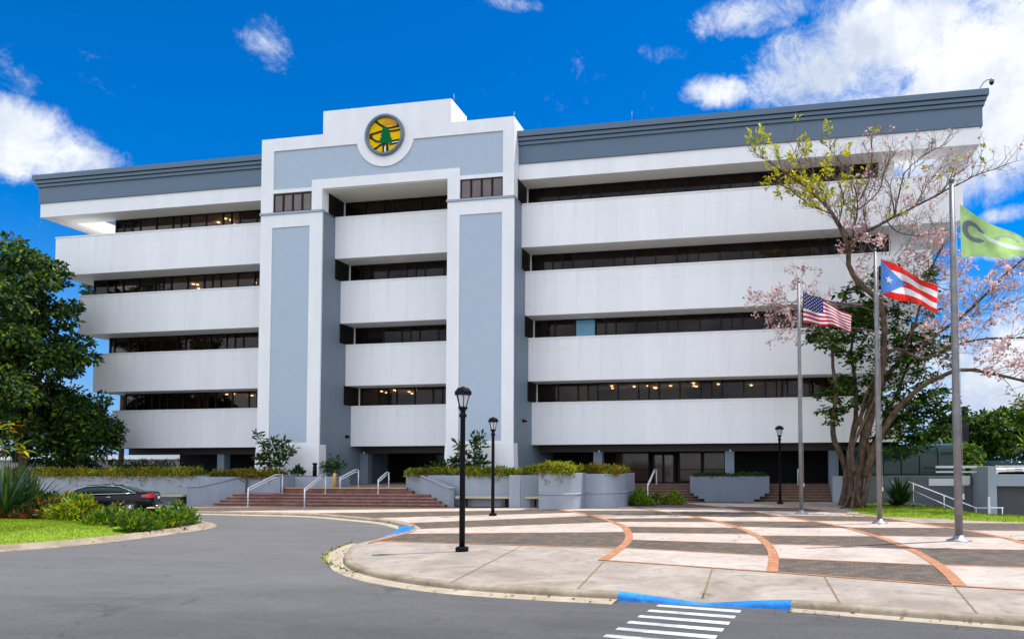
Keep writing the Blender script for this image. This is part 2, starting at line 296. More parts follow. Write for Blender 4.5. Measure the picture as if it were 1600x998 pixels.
# ------------------------------------------------------------------ mesh helpers
class MB:
    def __init__(s): s.v = []; s.f = []; s.mi = []; s.sm = []
    def add(s, vs, fs, mi=0, smooth=False):
        b = len(s.v); s.v += [tuple(v) for v in vs]
        for f in fs: s.f.append(tuple(b+i for i in f)); s.mi.append(mi); s.sm.append(smooth)
    def box(s, x0, x1, y0, y1, z0, z1, mi=0):
        s.add([(x, y, z) for x in (x0, x1) for y in (y0, y1) for z in (z0, z1)],
              [(0, 1, 3, 2), (4, 6, 7, 5), (0, 4, 5, 1), (2, 3, 7, 6), (0, 2, 6, 4), (1, 5, 7, 3)], mi)
    def prism(s, pts, z0, z1, mi=0):
        n = len(pts); s.add([(p[0], p[1], z0) for p in pts]+[(p[0], p[1], z1) for p in pts],
              [tuple(range(n))[::-1], tuple(range(n, 2*n))]+[(i, (i+1) % n, n+(i+1) % n, n+i) for i in range(n)], mi)
    def prism_y(s, pts, y0, y1, mi=0):     # polygon in xz, extruded in y
        n = len(pts); s.add([(p[0], y0, p[1]) for p in pts]+[(p[0], y1, p[1]) for p in pts],
              [tuple(range(n)), tuple(range(n, 2*n))[::-1]]+[(i, n+i, n+(i+1) % n, (i+1) % n) for i in range(n)], mi)
    def tube(s, pts, rad, n=8, mi=0, cap=True):
        pts = [Vector(p) for p in pts]; rad = rad if isinstance(rad, (list, tuple)) else [rad]*len(pts)
        rings = []; vs = []
        prev = None
        for i, p in enumerate(pts):
            d = (pts[min(i+1, len(pts)-1)]-pts[max(i-1, 0)])
            d = d.normalized() if d.length > 1e-9 else Vector((0, 0, 1))
            a = (prev - d*prev.dot(d)) if prev is not None else d.cross(Vector((.31, .2, .93)) if abs(d.z) < .9 else Vector((1, 0, 0)))
            a = a.normalized() if a.length > 1e-6 else d.orthogonal().normalized()
            prev = a; b = d.cross(a)
            for k in range(n):
                t = 2*math.pi*k/n; vs.append(p+(a*math.cos(t)+b*math.sin(t))*rad[i])
        fs = []
        for i in range(len(pts)-1):
            for k in range(n): fs.append((i*n+k, i*n+(k+1) % n, (i+1)*n+(k+1) % n, (i+1)*n+k))
        if cap: fs += [tuple(range(n))[::-1], tuple((len(pts)-1)*n+k for k in range(n))]
        s.add(vs, fs, mi, True)
    def lathe(s, prof, n=16, c=(0, 0, 0), mi=0, smooth=True):
        vs = []; fs = []
        for r, z in prof:
            for k in range(n): t = 2*math.pi*k/n; vs.append((c[0]+r*math.cos(t), c[1]+r*math.sin(t), c[2]+z))
        for i in range(len(prof)-1):
            for k in range(n): fs.append((i*n+k, i*n+(k+1) % n, (i+1)*n+(k+1) % n, (i+1)*n+k))
        fs += [tuple(range(n))[::-1], tuple((len(prof)-1)*n+k for k in range(n))]
        s.add(vs, fs, mi, smooth)
    def sphere(s, c, r, mi=0, n=10):
        s.lathe([(max(1e-4, r*math.sin(math.pi*i/n)), -r*math.cos(math.pi*i/n)) for i in range(n+1)], n*2, c, mi)
    def build(s, name, mats, parent=None, origin=None):
        me = bpy.data.meshes.new(name)
        o = Vector(origin) if origin is not None else Vector((0, 0, 0))
        vs = [tuple(Vector(v)-o) for v in s.v] if origin is not None else s.v
        me.from_pydata(vs, [], s.f)
        for m in (mats if isinstance(mats, (list, tuple)) else [mats]): me.materials.append(m)
        me.polygons.foreach_set('material_index', s.mi); me.polygons.foreach_set('use_smooth', s.sm)
        me.update()
        bm = bmesh.new(); bm.from_mesh(me); bmesh.ops.recalc_face_normals(bm, faces=bm.faces); bm.to_mesh(me); bm.free()
        ob = bpy.data.objects.new(name, me); C.objects.link(ob); ob.location = o
        if parent is not None: ob.parent = parent; ob.location = o
        return ob
def bevel(o, w=.02, seg=2):
    m = o.modifiers.new('bevel', 'BEVEL'); m.width = w; m.segments = seg; m.limit_method = 'ANGLE'; m.angle_limit = R(40); return o
def tag(o, label=None, cat=None, group=None, kind=None):
    if label: o['label'] = label
    if cat: o['category'] = cat
    if group: o['group'] = group
    if kind: o['kind'] = kind
    return o
def thing(name, label, cat, loc=(0, 0, 0), rz=0, group=None):
    o = bpy.data.objects.new(name, None); C.objects.link(o); o.location = loc; o.rotation_euler = (0, 0, rz)
    o.empty_display_size = .3
    return tag(o, label, cat, group)
def copy_tree(o, parent=None):
    c = o.copy(); C.objects.link(c)
    if parent is not None: c.parent = parent
    for ch in [x for x in bpy.data.objects if x.parent == o]: copy_tree(ch, c)
    return c
def leafmesh(name, pts, size, mats, weights, parent=None, aspect=.5, upbias=.3, dirs=None, jitter=.35, origin=None, fold=.25):
    """many small folded leaves, one quad-pair each"""
    P = np.asarray(pts, float); n = len(P)
    d = rng.normal(size=(n, 3)) if dirs is None else np.asarray(dirs, float)+rng.normal(size=(n, 3))*jitter
    d /= np.linalg.norm(d, axis=1)[:, None]+1e-9
    nn = rng.normal(size=(n, 3)); nn[:, 2] += upbias*3; 
    s = np.cross(d, nn); s /= np.linalg.norm(s, axis=1)[:, None]+1e-9
    nn = np.cross(s, d)
    L_ = size*rng.uniform(.6, 1.35, n)[:, None]; Wd = L_*aspect
    base = P; tip = P+d*L_-nn*L_*.15; mid = P+d*L_*.5
    a = mid+s*Wd*.5+nn*Wd*fold; b = mid-s*Wd*.5+nn*Wd*fold
    V = np.stack([base, a, tip, b], 1).reshape(-1, 3)
    if origin is not None: V = V-np.asarray(origin)
    idx = np.arange(n)*4
    T = np.stack([idx, idx+1, idx+2, idx, idx+2, idx+3], 1).reshape(-1)
    me = bpy.data.meshes.new(name); me.vertices.add(len(V)); me.vertices.foreach_set('co', V.ravel())
    me.loops.add(len(T)); me.loops.foreach_set('vertex_index', T)
    me.polygons.add(2*n); me.polygons.foreach_set('loop_start', np.arange(0, 6*n, 3)); me.polygons.foreach_set('loop_total', np.full(2*n, 3))
    for m in mats: me.materials.append(m)
    w = np.array(weights, float); w /= w.sum(); mi = np.repeat(rng.choice(len(mats), n, p=w), 2)
    me.polygons.foreach_set('material_index', mi.astype(np.int32)); me.update(); me.validate()
    o = bpy.data.objects.new(name, me); C.objects.link(o)
    if origin is not None: o.location = origin
    if parent is not None: o.parent = parent
    return o
def interp(poly, y):      # poly: list of (x,y) with y monotone -> x at y
    p = sorted(poly, key=lambda q: q[1])
    if y <= p[0][1]: return p[0][0]
    for a, b in zip(p, p[1:]):
        if y <= b[1]: return a[0]+(b[0]-a[0])*(y-a[1])/(b[1]-a[1]+1e-9)
    return p[-1][0]
def smoothpoly(p, k=6):   # Catmull-Rom
    out = []
    for i in range(len(p)-1):
        p0, p1, p2, p3 = p[max(i-1, 0)], p[i], p[i+1], p[min(i+2, len(p)-1)]
        for j in range(k):
            t = j/k
            out.append(tuple(.5*((2*p1[c])+(-p0[c]+p2[c])*t+(2*p0[c]-5*p1[c]+4*p2[c]-p3[c])*t*t+(-p0[c]+3*p1[c]-3*p2[c]+p3[c])*t**3) for c in range(len(p1))))
    out.append(tuple(p[-1])); return out
RZ = -.13                  # road level, pavement is 0

# ------------------------------------------------------------------ ground, road
def terrain_z(x, y):
    k = max(0, min(1, (x-7.0)/1.5))*max(0, min(1, (y-29.8-(9.5-min(x, 9.5))*1.6)/1.5))
    return -.20-1.3*k
xs = [-2500, -900, -300, -120]+list(np.arange(-70, 41, 1.0))+[60, 120, 300, 900, 2500]
ys = [-600, -200, -60]+list(np.arange(-20, 71, 1.0))+[90, 150, 300, 900, 3000]
g = MB(); nx = len(xs)
g.add([(x, y, terrain_z(x, y)) for y in ys for x in xs], [(j*nx+i, j*nx+i+1, (j+1)*nx+i+1, (j+1)*nx+i) for j in range(len(ys)-1) for i in range(nx-1)], 0, True)
tag(g.build('ground', mat('earth', (.14, .13, .10), .95, .3, .4, bump=.4, bscale=8)), kind='structure')
g = MB(); g.add([(-70, -20, RZ), (60, -20, RZ), (60, 12, RZ), (9, 12, RZ), (6.5, 29, RZ), (-18, 31.2, RZ), (-70, 31.2, RZ)], [(0, 1, 2, 3, 4, 5, 6)])
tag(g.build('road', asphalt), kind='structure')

# plaza outline
kerbL = smoothpoly([(-62, 30.6), (-45, 30.3), (-36, 30.1), (-31.5, 29.7), (-28.5, 28.6), (-26.23, 27.92), (-22.54, 27.55), (-20.78, 27.38), (-18.83, 26.86), (-16.11, 25.47), (-14.37, 24.45), (-13.1, 23.3), (-12.1, 22.2)])
kerbR = smoothpoly([(-11.35, 20.6), (-11.3, 19.9), (-11.15, 18.9), (-11.0, 17.6), (-10.9, 16.9), (-10.43, 16.0), (-9.76, 14.84), (-8.9, 13.72), (-7.81, 12.82), (-6.59, 12.15), (-5.35, 11.71), (-3.8, 11.45), (-2.35, 11.32),
                    (-1.0, 11.16), (.5, 11.05), (2.0, 10.72), (3.6, 10.35), (6, 9.8), (10, 9.0), (16, 8.0), (24, 7.2), (40, 6)])
def kerb_drop(p):         # the blue ramp in the kerb
    x = p[0]; return max(0, min(1, 1-abs(x+.92)/1.42)) if p[1] < 12 else 0
full = kerbL + [(-11.75, 21.5)] + kerbR
# pavement slab (concrete) with its outline; inner area carries the pattern
def inset(poly, d):
    out = []
    for i, p in enumerate(poly):
        a = Vector(poly[max(i-1, 0)]); b = Vector(poly[min(i+1, len(poly)-1)]); t = (b-a).normalized(); nrm = Vector((-t.y, t.x))
        out.append((p[0]+nrm.x*d, p[1]+nrm.y*d))
    return out
inn = inset(full, .16)    # left of travel direction = inside the plaza
top = [(p[0], p[1]) for p in inn]
inn2 = inset(full, .95)
top = []; was = False
for p, q, q2 in zip(full, inn, inn2):
    now = -2.36 <= p[0] <= .51 and p[1] < 12
    if now and not was: top += [q, q2]; lastq = q
    elif now: top.append(q2); lastq = q
    elif was: top += [lastq, q]
    else: top.append(q)
    was = now
pv = MB(); poly = top+[(40, 40), (8.6, 40), (8.6, 45), (-62, 45)]
# cut the lower terrain at the right out of the slab: follow the crest of the lawn
poly = top+[(40, 25.5), (12, 27.0), (9.0, 29.6), (8.3, 34), (8.3, 39), (4.6, 39), (4.6, 42), (-62, 42)]
pv.add([(p[0], p[1], -.002) for p in poly], [tuple(range(len(poly)))])
bm = bmesh.new(); ob = pv.build('pavement', conc); bm.from_mesh(ob.data); bmesh.ops.triangulate(bm, faces=bm.faces); bm.to_mesh(ob.data); bm.free()
tag(ob, kind='structure')
# kerb: rounded profile swept along the outline
def sweep(name, line, prof, m, zf=None, mi=None):
    mb = MB(); n = len(prof); vs = []
    for i, p in enumerate(line):
        a = Vector(line[max(i-1, 0)]); b = Vector(line[min(i+1, len(line)-1)]); t = (b-a).normalized(); nr = Vector((-t.y, t.x))
        for q, (o, z) in enumerate(prof):
            zz = z if zf is None else zf(p, o, z)
            vs.append((p[0]+nr.x*o, p[1]+nr.y*o, zz))
    mb.add(vs, [(i*n+k, i*n+k+1, (i+1)*n+k+1, (i+1)*n+k) for i in range(len(line)-1) for k in range(n-1)], 0, True)
    return mb.build(name, m)
prof = [(-.01, RZ-.03), (0, RZ+.06), (.015, -.03), (.05, -.006), (.10, .002), (.165, .002), (.17, -.05)]
def zf(p, o, z):
    k = kerb_drop(p); return max(RZ-.03, z-.115*k) if z > RZ else z
k1 = sweep('kerb', kerbL, prof, kerbm); tag(k1, kind='structure')
b1 = [p for p in kerbR if p[0] < -2.33 or p[0] > .5 or p[1] > 12]
left = [p for p in kerbR if p[0] <= -2.34 or p[1] > 12]; mid = [p for p in kerbR if -2.36 <= p[0] <= .51 and p[1] < 12]; right = [p for p in kerbR if p[0] >= .5 and p[1] < 12]
tag(sweep('kerb', left[8:], prof, kerbm), kind='structure'); tag(sweep('kerb', right, prof, kerbm), kind='structure')
midf = smoothpoly(mid, 4)
tag(sweep('ramp_kerb', midf, [(-.14, RZ+.006)]+prof, bluep, zf), kind='structure')
mr = midf; rs = MB(); a_ = inset(mr, .155); b_2 = inset(mr, .97); n = len(mr); vs = []
for i in range(n):
    for j in range(5):
        k = j/4; x = a_[i][0]*(1-k)+b_2[i][0]*k; y = a_[i][1]*(1-k)+b_2[i][1]*k; vs.append((x, y, .0015-.115*kerb_drop(mr[i])*(1-k)**1.2))
x_ = [[(v_[0]+sx*.06, v_[1], .0012) for v_ in vs[q*5:q*5+5]] for q, sx in ((0, -1), (n-1, 1))]
vs = x_[0]+vs+x_[1]; n += 2
rs.add(vs, [(i*5+j, i*5+j+1, (i+1)*5+j+1, (i+1)*5+j) for i in range(n-1) for j in range(4)], 0, True)
tag(rs.build('kerb_ramp', conc), kind='structure')
gl = left+mid+right
gprof = [(-.30, RZ+.002), (-.28, RZ+.012), (0, RZ+.03)]
tag(sweep('gutter', [p for p in left][8:], gprof, gutterm), kind='structure')
tag(sweep('gutter', right, [(-.16, RZ+.002), (-.15, RZ+.012), (0, RZ+.03)], gutterm), kind='structure')
tag(sweep('gutter', kerbL[10:], gprof, gutterm), kind='structure')
# broad apron at the tip
ap = MB(); apo = [gz(u, v, RZ) for u, v in [(552, 848), (528, 856), (509, 868), (514, 880), (545, 893), (600, 903), (660, 911)]]
api = [(-10.98, 17.5), (-10.7, 16.5), (-10.2, 15.6), (-9.6, 14.6), (-8.8, 13.65), (-7.8, 12.82), (-6.9, 12.3)]
apl = smoothpoly([tuple(p[:2]) for p in apo], 4); api2 = smoothpoly(api, 4); n = len(apl)
ap.add([(p[0], p[1], RZ+.008) for p in apl]+[(p[0]+.03, p[1]+.03, RZ+.034) for p in api2], [(i, i+1, n+i+1, n+i) for i in range(n-1)])
tag(ap.build('gutter', gutterm), kind='structure')
# weeds in the joint of the apron
wp = [Vector((p[0], p[1], RZ+.01))+Vector((random.gauss(0, .03), random.gauss(0, .03), 0)) for p in apl for _ in range(14)]
tag(leafmesh('kerb_weeds', wp, .07, [lf_y, lf_m], [2, 1], upbias=0, aspect=.3, dirs=[(0, 0, 1)]*len(wp), jitter=.8), kind='stuff')
# blue corner ramp in the notch
cr = MB(); cp = [gz(u, v, z) for u, v, z in [(617, 818, RZ+.012), (643, 820, 0.004), (649, 826, 0.004), (644, 830, -.004), (600, 838, RZ+.012), (618, 830, RZ+.012), (622, 825, RZ+.012)]]
cr.add(cp, [tuple(range(7))]); tag(cr.build('corner_ramp', bluep), kind='structure')
cr = MB(); q = [gz(u, v, .012) for u, v in [(646, 817), (651, 826), (646, 830.5), (577, 848), (575, 846.5), (643, 828.5), (648, 825), (643, 817.5)]]
cr.add(q, [tuple(range(8))]); tag(cr.build('ramp_edging', terra), kind='structure')

# patterned paving
A_ = smoothpoly([(-9.23, 30.9), (-7.07, 27.96), (-5.35, 24.78), (-4.53, 22.91), (-3.95, 20.69), (-3.61, 18.84), (-3.47, 16.67), (-3.45, 15.0)])
A_ = [(-11.6, 33.0)]+A_
B_ = [(-9.2, 36.5)]+smoothpoly([(-6.3, 33.4), (-3.9, 29.7), (-2.1, 26.7), (-.88, 23.77), (-.1, 21.0), (.25, 18.45), (.35, 16.31), (.27, 13.9)])
C_ = [(-5.5, 38.6)]+smoothpoly([(-2.2, 34.2), (-.43, 30.9), (1.05, 28.0), (2.25, 25.4), (2.95, 23.3), (3.5, 20.6), (3.75, 18.23), (3.79, 16.16), (3.68, 14.3), (3.5, 12.85)])
D_ = [(-1.0, 38.6)]+smoothpoly([(1.6, 34.4), (3.3, 30.9), (4.95, 27.6), (5.9, 25.0), (6.5, 23.3), (6.95, 21.16), (7.1, 18.5), (7.05, 16), (6.9, 14.0), (6.6, 12.2)])
Lf = [(-34, 29.0)]+[(p[0]+.2, p[1]+.2) for p in kerbL[30:]]+[(-11.2, 21.4), (-11.1, 19.9), (-10.95, 18.9), (-10.8, 17.75)]
RR = [(14, 40), (14, 8)]
wh = .14
def zone(La, Lb, bl, first, name):
    """bl: list of (y at left arc, y at right arc) front to back; alternating fills"""
    cells = {0: MB(), 1: MB()}; ed = MB()
    def line_pts(ya, yb, n=10):
        a = Vector((interp(La, ya), ya)); b = Vector((interp(Lb, yb), yb)); return [a.lerp(b, i/n) for i in range(n+1)]
    for k in range(len(bl)-1):
        (a0, b0), (a1, b1) = bl[k], bl[k+1]
        bottom = line_pts(a0, b0); topl = line_pts(a1, b1)
        n = 10; m = 8
        vs = []
        for j in range(m+1):
            ya = a0+(a1-a0)*j/m; yb = b0+(b1-b0)*j/m
            for p in line_pts(ya, yb, n): vs.append((p.x, p.y, .004))
        fs = [(j*(n+1)+i, j*(n+1)+i+1, (j+1)*(n+1)+i+1, (j+1)*(n+1)+i) for j in range(m) for i in range(n)]
        cells[(first+k) % 2].add(vs, fs)
    for k in range(len(bl)):
        p = line_pts(*bl[k]); w = .055
        vs = [(q.x, q.y-w, .009) for q in p]+[(q.x, q.y+w, .009) for q in p]; n = len(p)
        ed.add(vs, [(i, i+1, n+i+1, n+i) for i in range(n-1)])
    tag(cells[0].build('cream_paving', cream), kind='structure'); tag(cells[1].build('brick_paving', greyb), kind='structure'); tag(ed.build('paving_edging', terra), kind='structure')
zone(Lf, A_, [(17.8, 17.25), (19.7, 21.2), (21.3, 24.7), (23.3, 27.4), (25.3, 29.2), (27.3, 30.9), (28.0, 32.2), (28.8, 34.5)], 1, 'z0')
zone(A_, B_, [(15.05, 13.95), (17.28, 16.29), (19.1, 18.62), (21.0, 21.16), (22.93, 23.05), (24.82, 25.26), (26.2, 27.0), (28.0, 28.6), (30.25, 30.9), (33, 33.6), (35, 36)], 0, 'z1')
zone(B_, C_, [(13.95, 12.85), (15.95, 15.35), (18.62, 18.4), (20.7, 20.98), (23.46, 23.62), (25.6, 25.8), (27.7, 27.9), (30.2, 30.3), (32.9, 32.9), (35.6, 35.8), (37.3, 38.3)], 1, 'z2')
zone(C_, D_, [(12.85, 12.2), (15.4, 15.2), (18.25, 18.3), (21.2, 21.2), (23.6, 24.0), (26.2, 26.2), (28.7, 28.5), (31.2, 31.0), (34, 33.5), (37, 36.8), (38.4, 38.4)], 0, 'z3')
zone(D_, RR, [(12.2, 10.6), (14.6, 14), (17.6, 17.8), (20.6, 21.0), (23.2, 23.6), (25.8, 26.4)], 1, 'z4')
def arcstrip(line, w):
    mb = MB(); n = len(line); vs = []
    for i, p in enumerate(line):
        a = Vector(line[max(i-1, 0)]); b = Vector(line[min(i+1, n-1)]); t = (b-a).normalized(); nr = Vector((-t.y, t.x))
        vs += [(p[0]-nr.x*w/2, p[1]-nr.y*w/2, .013), (p[0]+nr.x*w/2, p[1]+nr.y*w/2, .013)]
    mb.add(vs, [(2*i, 2*i+1, 2*i+3, 2*i+2) for i in range(n-1)])
    tag(mb.build('brick_arc', terra), kind='structure')
for ln in (A_, B_, C_, D_): arcstrip(ln, .23)
# joints in the front pavement
jm = mat('joint', (.20, .15, .08), .9, .3, 8)
jl = MB()
for a, b in [((-3.40, 14.9), (-3.12, 11.62)), ((-.94, 14.15), (-.9, 11.5)), ((1.25, 13.7), (1.25, 11.0)), ((3.4, 12.8), (3.12, 10.6)), ((6, 12.1), (5.6, 9.95)), ((-6.2, 17.3), (-5.6, 11.85))]:
    a = Vector(a); b = Vector(b); t = (b-a).normalized(); nr = Vector((-t.y, t.x))*.017
    jl.add([(a+nr).to_3d()+Vector((0, 0, .004)), (a-nr).to_3d()+Vector((0, 0, .004)), (b-nr).to_3d()+Vector((0, 0, .004)), (b+nr).to_3d()+Vector((0, 0, .004))], [(0, 1, 2, 3)])
tag(jl.build('pavement_joint', jm), kind='structure')
# crosswalk
cw = MB()
for k in range(11):
    y = 11.12-.405*k; x0 = -1.62-.085*k; x1 = -.27-.07*k; dy = -.17*(x1-x0)
    z = RZ+.006
    cw.add([(x0, y, z), (x1, y+dy, z), (x1-.02, y+dy-.19, z), (x0-.02, y-.15, z)], [(0, 1, 2, 3)])
tag(cw.build('crosswalk', roadw), kind='structure')

# lawn at the right
lawn = [(4.15, 32.9), (4.1, 31.0), (4.4, 29.6), (5.1, 28.3), (6.9, 27.7), (7.9, 26.9), (9.6, 26.3), (12, 25.6), (16, 24.6), (16, 26.0), (12, 26.9), (10.52, 27.6), (9.5, 28.9), (8.8, 31.5), (8.35, 35), (7.9, 38.2), (4.8, 38.2)]
def lawn_mesh(name, poly, z0, zc, n_blades, m=grassm):
    mb = MB(); c = Vector((sum(p[0] for p in poly)/len(poly), sum(p[1] for p in poly)/len(poly)))
    rings = 6; n = len(poly); vs = []
    for r in range(rings):
        k = r/rings
        for p in poly: q = Vector(p[:2]).lerp(c, k); vs.append((q.x, q.y, z0+(zc-z0)*math.sin(min(1, k*1.6)*math.pi/2)))
    vs.append((c.x, c.y, zc)); fs = [(r*n+i, r*n+(i+1) % n, (r+1)*n+(i+1) % n, (r+1)*n+i) for r in range(rings-1) for i in range(n)]
    fs += [((rings-1)*n+i, (rings-1)*n+(i+1) % n, len(vs)-1) for i in range(n)]
    mb.add(vs, fs, 0, True); o = mb.build(name, m); tag(o, kind='structure')
    pts = []; tries = 0
    tri = []
    for f in fs:
        for j in range(1, len(f)-1): tri.append((Vector(vs[f[0]]), Vector(vs[f[j]]), Vector(vs[f[j+1]])))
    ar = np.array([((b-a).cross(c2-a)).length/2 for a, b, c2 in tri]); ar /= ar.sum()
    ch = rng.choice(len(tri), n_blades, p=ar)
    for i in ch:
        a, b, c2 = tri[i]; r1, r2 = math.sqrt(random.random()), random.random(); pts.append(a*(1-r1)+b*(r1*(1-r2))+c2*(r1*r2))
    o = leafmesh('grass', pts, .06, [blade, blade2, lf_m], [5, 2, .5], dirs=[(0, 0, 1)]*len(pts), jitter=.45, aspect=.16, upbias=0)
    tag(o, 'short bright green grass blades', 'grass', kind='stuff')
lawn_mesh('lawn', lawn, -.01, .06, 26000)

# planted island at the left
isl = smoothpoly([(-48, 12.5), (-34, 11.2), (-25, 12.2), (-21.5, 13.9), (-20.3, 15.28), (-19.71, 16.51), (-19.5, 18.0), (-19.6, 19.7), (-19.74, 20.9), (-20.0, 21.8), (-20.7, 22.7), (-21.8, 23.5), (-24, 24.2), (-30, 25.0), (-40, 25.3), (-48, 25.0)], 5)
isl2 = [(p[0], p[1]) for p in isl]
tag(sweep('island_kerb', isl2, [(-.34, RZ+.003), (-.30, RZ+.03), (-.05, RZ+.045), (0, RZ+.06), (.02, .0), (.08, .015), (.22, .015), (.23, -.05)], kerbm), kind='structure')
inner = inset(isl2, .22)
mb = MB(); mb.add([(p[0], p[1], -.01) for p in inner], [tuple(range(len(inner)))]); o = mb.build('soil_bed', soil)
bm = bmesh.new(); bm.from_mesh(o.data); bmesh.ops.triangulate(bm, faces=bm.faces); bm.to_mesh(o.data); bm.free(); tag(o, kind='structure')
gl_ = [p for p in inner if -30 < p[0] and p[1] < 19.2]
back = [(-20.6, 19.9), (-22.0, 20.9), (-24.5, 21.9), (-27.2, 22.6), (-29.5, 22.6), (-33, 22.0), (-37, 20.0), (-37, 13.0), (-30.2, 12.0)]
lawn_mesh('island_lawn', gl_+back, 0.0, .22, 60000)

# ------------------------------------------------------------------ office building
XL, XiL, XiR, XR = -29.39, -25.30, -17.36, -13.36
Dp = 35.9
D = {1: 39.05, 2: 38.41, 3: 37.81, 4: 37.18}
ZT = {1: 5.83, 2: 9.62, 3: 13.45, 4: 17.25}
ZB = {1: 3.29, 2: 7.04, 3: 10.84, 4: 14.69, 5: 18.468}
EL = {1: -43.0, 2: -43.93, 3: -44.5, 4: -45.73}
ER = {1: 8.0, 2: 9.0, 3: 9.3, 4: 10.7}
GL = {1: -42.9, 2: -43.6, 3: -44.3, 4: -42.0}
GR = {1: 5.5, 2: 6.4, 3: 7.2, 4: 6.6}
GD = {1: 39.9, 2: 39.3, 3: 38.7, 4: 38.08}
BACK = 58
bld = thing('office_building', 'white five storey office block with dark ribbon windows and round emblem on its portal', 'building', (-21.3, 36, 0))
ox, oy = -21.3, 36.0
def bp(mb, name, m, parent=None, bev=0, label=None, origin=None):
    """link a part of the building; parts keep world coordinates"""
    par = parent or bld
    o = mb.build(name, m, None, origin=origin)
    base = Vector(par.matrix_world.translation) if par is not bld else Vector((ox, oy, 0))
    o.parent = par
    pl = WLOC.get(par.name, Vector((ox, oy, 0)) if par is bld else Vector((0, 0, 0)))
    wl = Vector(origin) if origin is not None else Vector((0, 0, 0))
    o.location = wl-pl; WLOC[o.name] = wl
    if bev: bevel(o, bev, 2)
    if label: o['label'] = label
    return o
WLOC = {bld.name: Vector((ox, oy, 0))}
secs = {'l': lambda k: (EL[k], XL), 'm': lambda k: (XiL, XiR), 'r': lambda k: (XR, ER[k])}
for k in (1, 2, 3, 4):
    for s in 'lmr':
        x0, x1 = secs[s](k)
        mb = MB(); yb = BACK if s != 'm' else BACK
        mb.box(x0-(x0 if 0 else 0), x1, D[k], 50, ZB[k], ZT[k])
        # slim coping lip and drip edge
        bp_o = bp(mb, 'spandrel_band', band, origin=(x0, D[k], ZB[k]))
        mb = MB(); xa = x0+(.003 if s != 'l' else -.03); xb = x1-(.003 if s != 'r' else -.03)
        mb.box(xa, xb, D[k]-.03, D[k]+.25, ZT[k]-.07, ZT[k]+.012); bp(mb, 'coping', white, bp_o, 0)
# soffit pieces are the undersides; add thin painted ceilings for the window slots
WALLX = {}
def window_row(k, s):
    G = GD[k]; zb = ZT[k]-.0; zt = ZB[k+1]
    x0, x1 = {'l': (GL[k], XL), 'm': (XiL, XiR), 'r': (XR, GR[k])}[s]
    z0, z1 = zb+.014, zt-.002
    # mullion positions: W W n n from the pier outwards
    Wd = 1.25; seq = [.55, Wd, .62, .62, Wd] if False else []
    pos = []; widths = []
    start, end, sg = (x0, x1, 1) if s != 'l' else (x1, x0, -1)
    x = start+sg*.16; pat = [Wd, .62, .62, Wd]; i = {1: 3, 2: 1, 3: 0, 4: 2}[k]+(1 if s == 'm' else 0)
    while (end-x)*sg > .2:
        pos.append(x); w = pat[i % 4]; widths.append(min(w, abs(end-x))); x += sg*w; i += 1
    fr = MB(); n = len(pos)
    root_x = min(start, end)
    for j, px in enumerate(pos): fr.box(px-.045, px+.045, G-.05, G+.05, z0, z1)
    fr.box(min(start, end)+.002, max(start, end)-.002, G-.045, G+.045, z1-.08, z1-.001); fr.box(min(start, end)+.002, max(start, end)-.002, G-.045, G+.045, z0+.001, z0+.09)
    if s != 'm': fr.box(end-.05, end+.05, G-.055, G+.055, z0, z1)
    f = bp(fr, 'window', darkf, origin=(root_x, G, z0))
    pn = MB(); pn.box(min(start, end)+.04, max(start, end)-.04, G-.008, G+.008, z0+.05, z1-.05); bp(pn, 'glazing', glass, f)
    lit = []
    rr = random.Random(k*10+ord(s))
    open_spans = {(1, 'r'): [(5, 9)], (1, 'l'): [(0, 6)], (4, 'l'): [(3, 6)], (1, 'm'): [(0, 3)], (3, 'l'): [(4, 9)]}.get((k, s), [])
    for j in range(n):
        a = pos[j]; b = a+sg*widths[j]; lo, hi = min(a, b)+.05, max(a, b)-.05
        if any(p <= j <= q for p, q in open_spans) or rr.random() < .22: lit.append((lo+hi)/2); continue
        h = rr.choice([0, 0, 0, 0, .25, .4])*(z1-z0)
        bl = MB(); bl.box(lo, hi, G+.09, G+.10, z0+h, z1-.08); bp(bl, 'blind', blind if rr.random() < .75 else blindg, f)
    # dim rooms behind
    rm = MB(); lo, hi = min(start, end)+.02, max(start, end)-.02
    rm.box(lo, hi, G+4, G+4.05, z0, z1)
    bp(rm, 'room_wall', interior, f)
    for xx in lit:
        if (k, s) in ((1, 'r'), (1, 'l'), (4, 'l'), (1, 'm')) or rr.random() < .15:
            for q in range(rr.randint(1, 3)):
                cx, cy = xx+rr.uniform(-.4, .4), G+rr.uniform(.8, 3.4)
                if lo+.2 < cx < hi-.2: lm = MB(); lm.lathe([(.001, -.04), (.085, -.04), (.085, 0), (.001, 0)], 10, (cx, cy, z1-.03)); bp(lm, 'downlight', lampglow, f)
    if (k, s) == (2, 'r'):
        cx_ = gy(946, 510, G).x; px, qx = min([(min(a, a+sg*w)+.05, max(a, a+sg*w)-.05) for a, w in zip(pos, widths) if w > 1], key=lambda q: abs((q[0]+q[1])/2-cx_))
        t_ = MB(); t_.box(px, qx, G-.02, G-.010, z0+.06, z1-.05); bp(t_, 'teal_pane', teal, f)
    # white corner post beside the pier
    if s in 'rm':
        p = MB(); p.box(start+.002, start+.11, G-.10, G-.052, z0+.001, z1-.001); bp(p, 'corner_post', white)
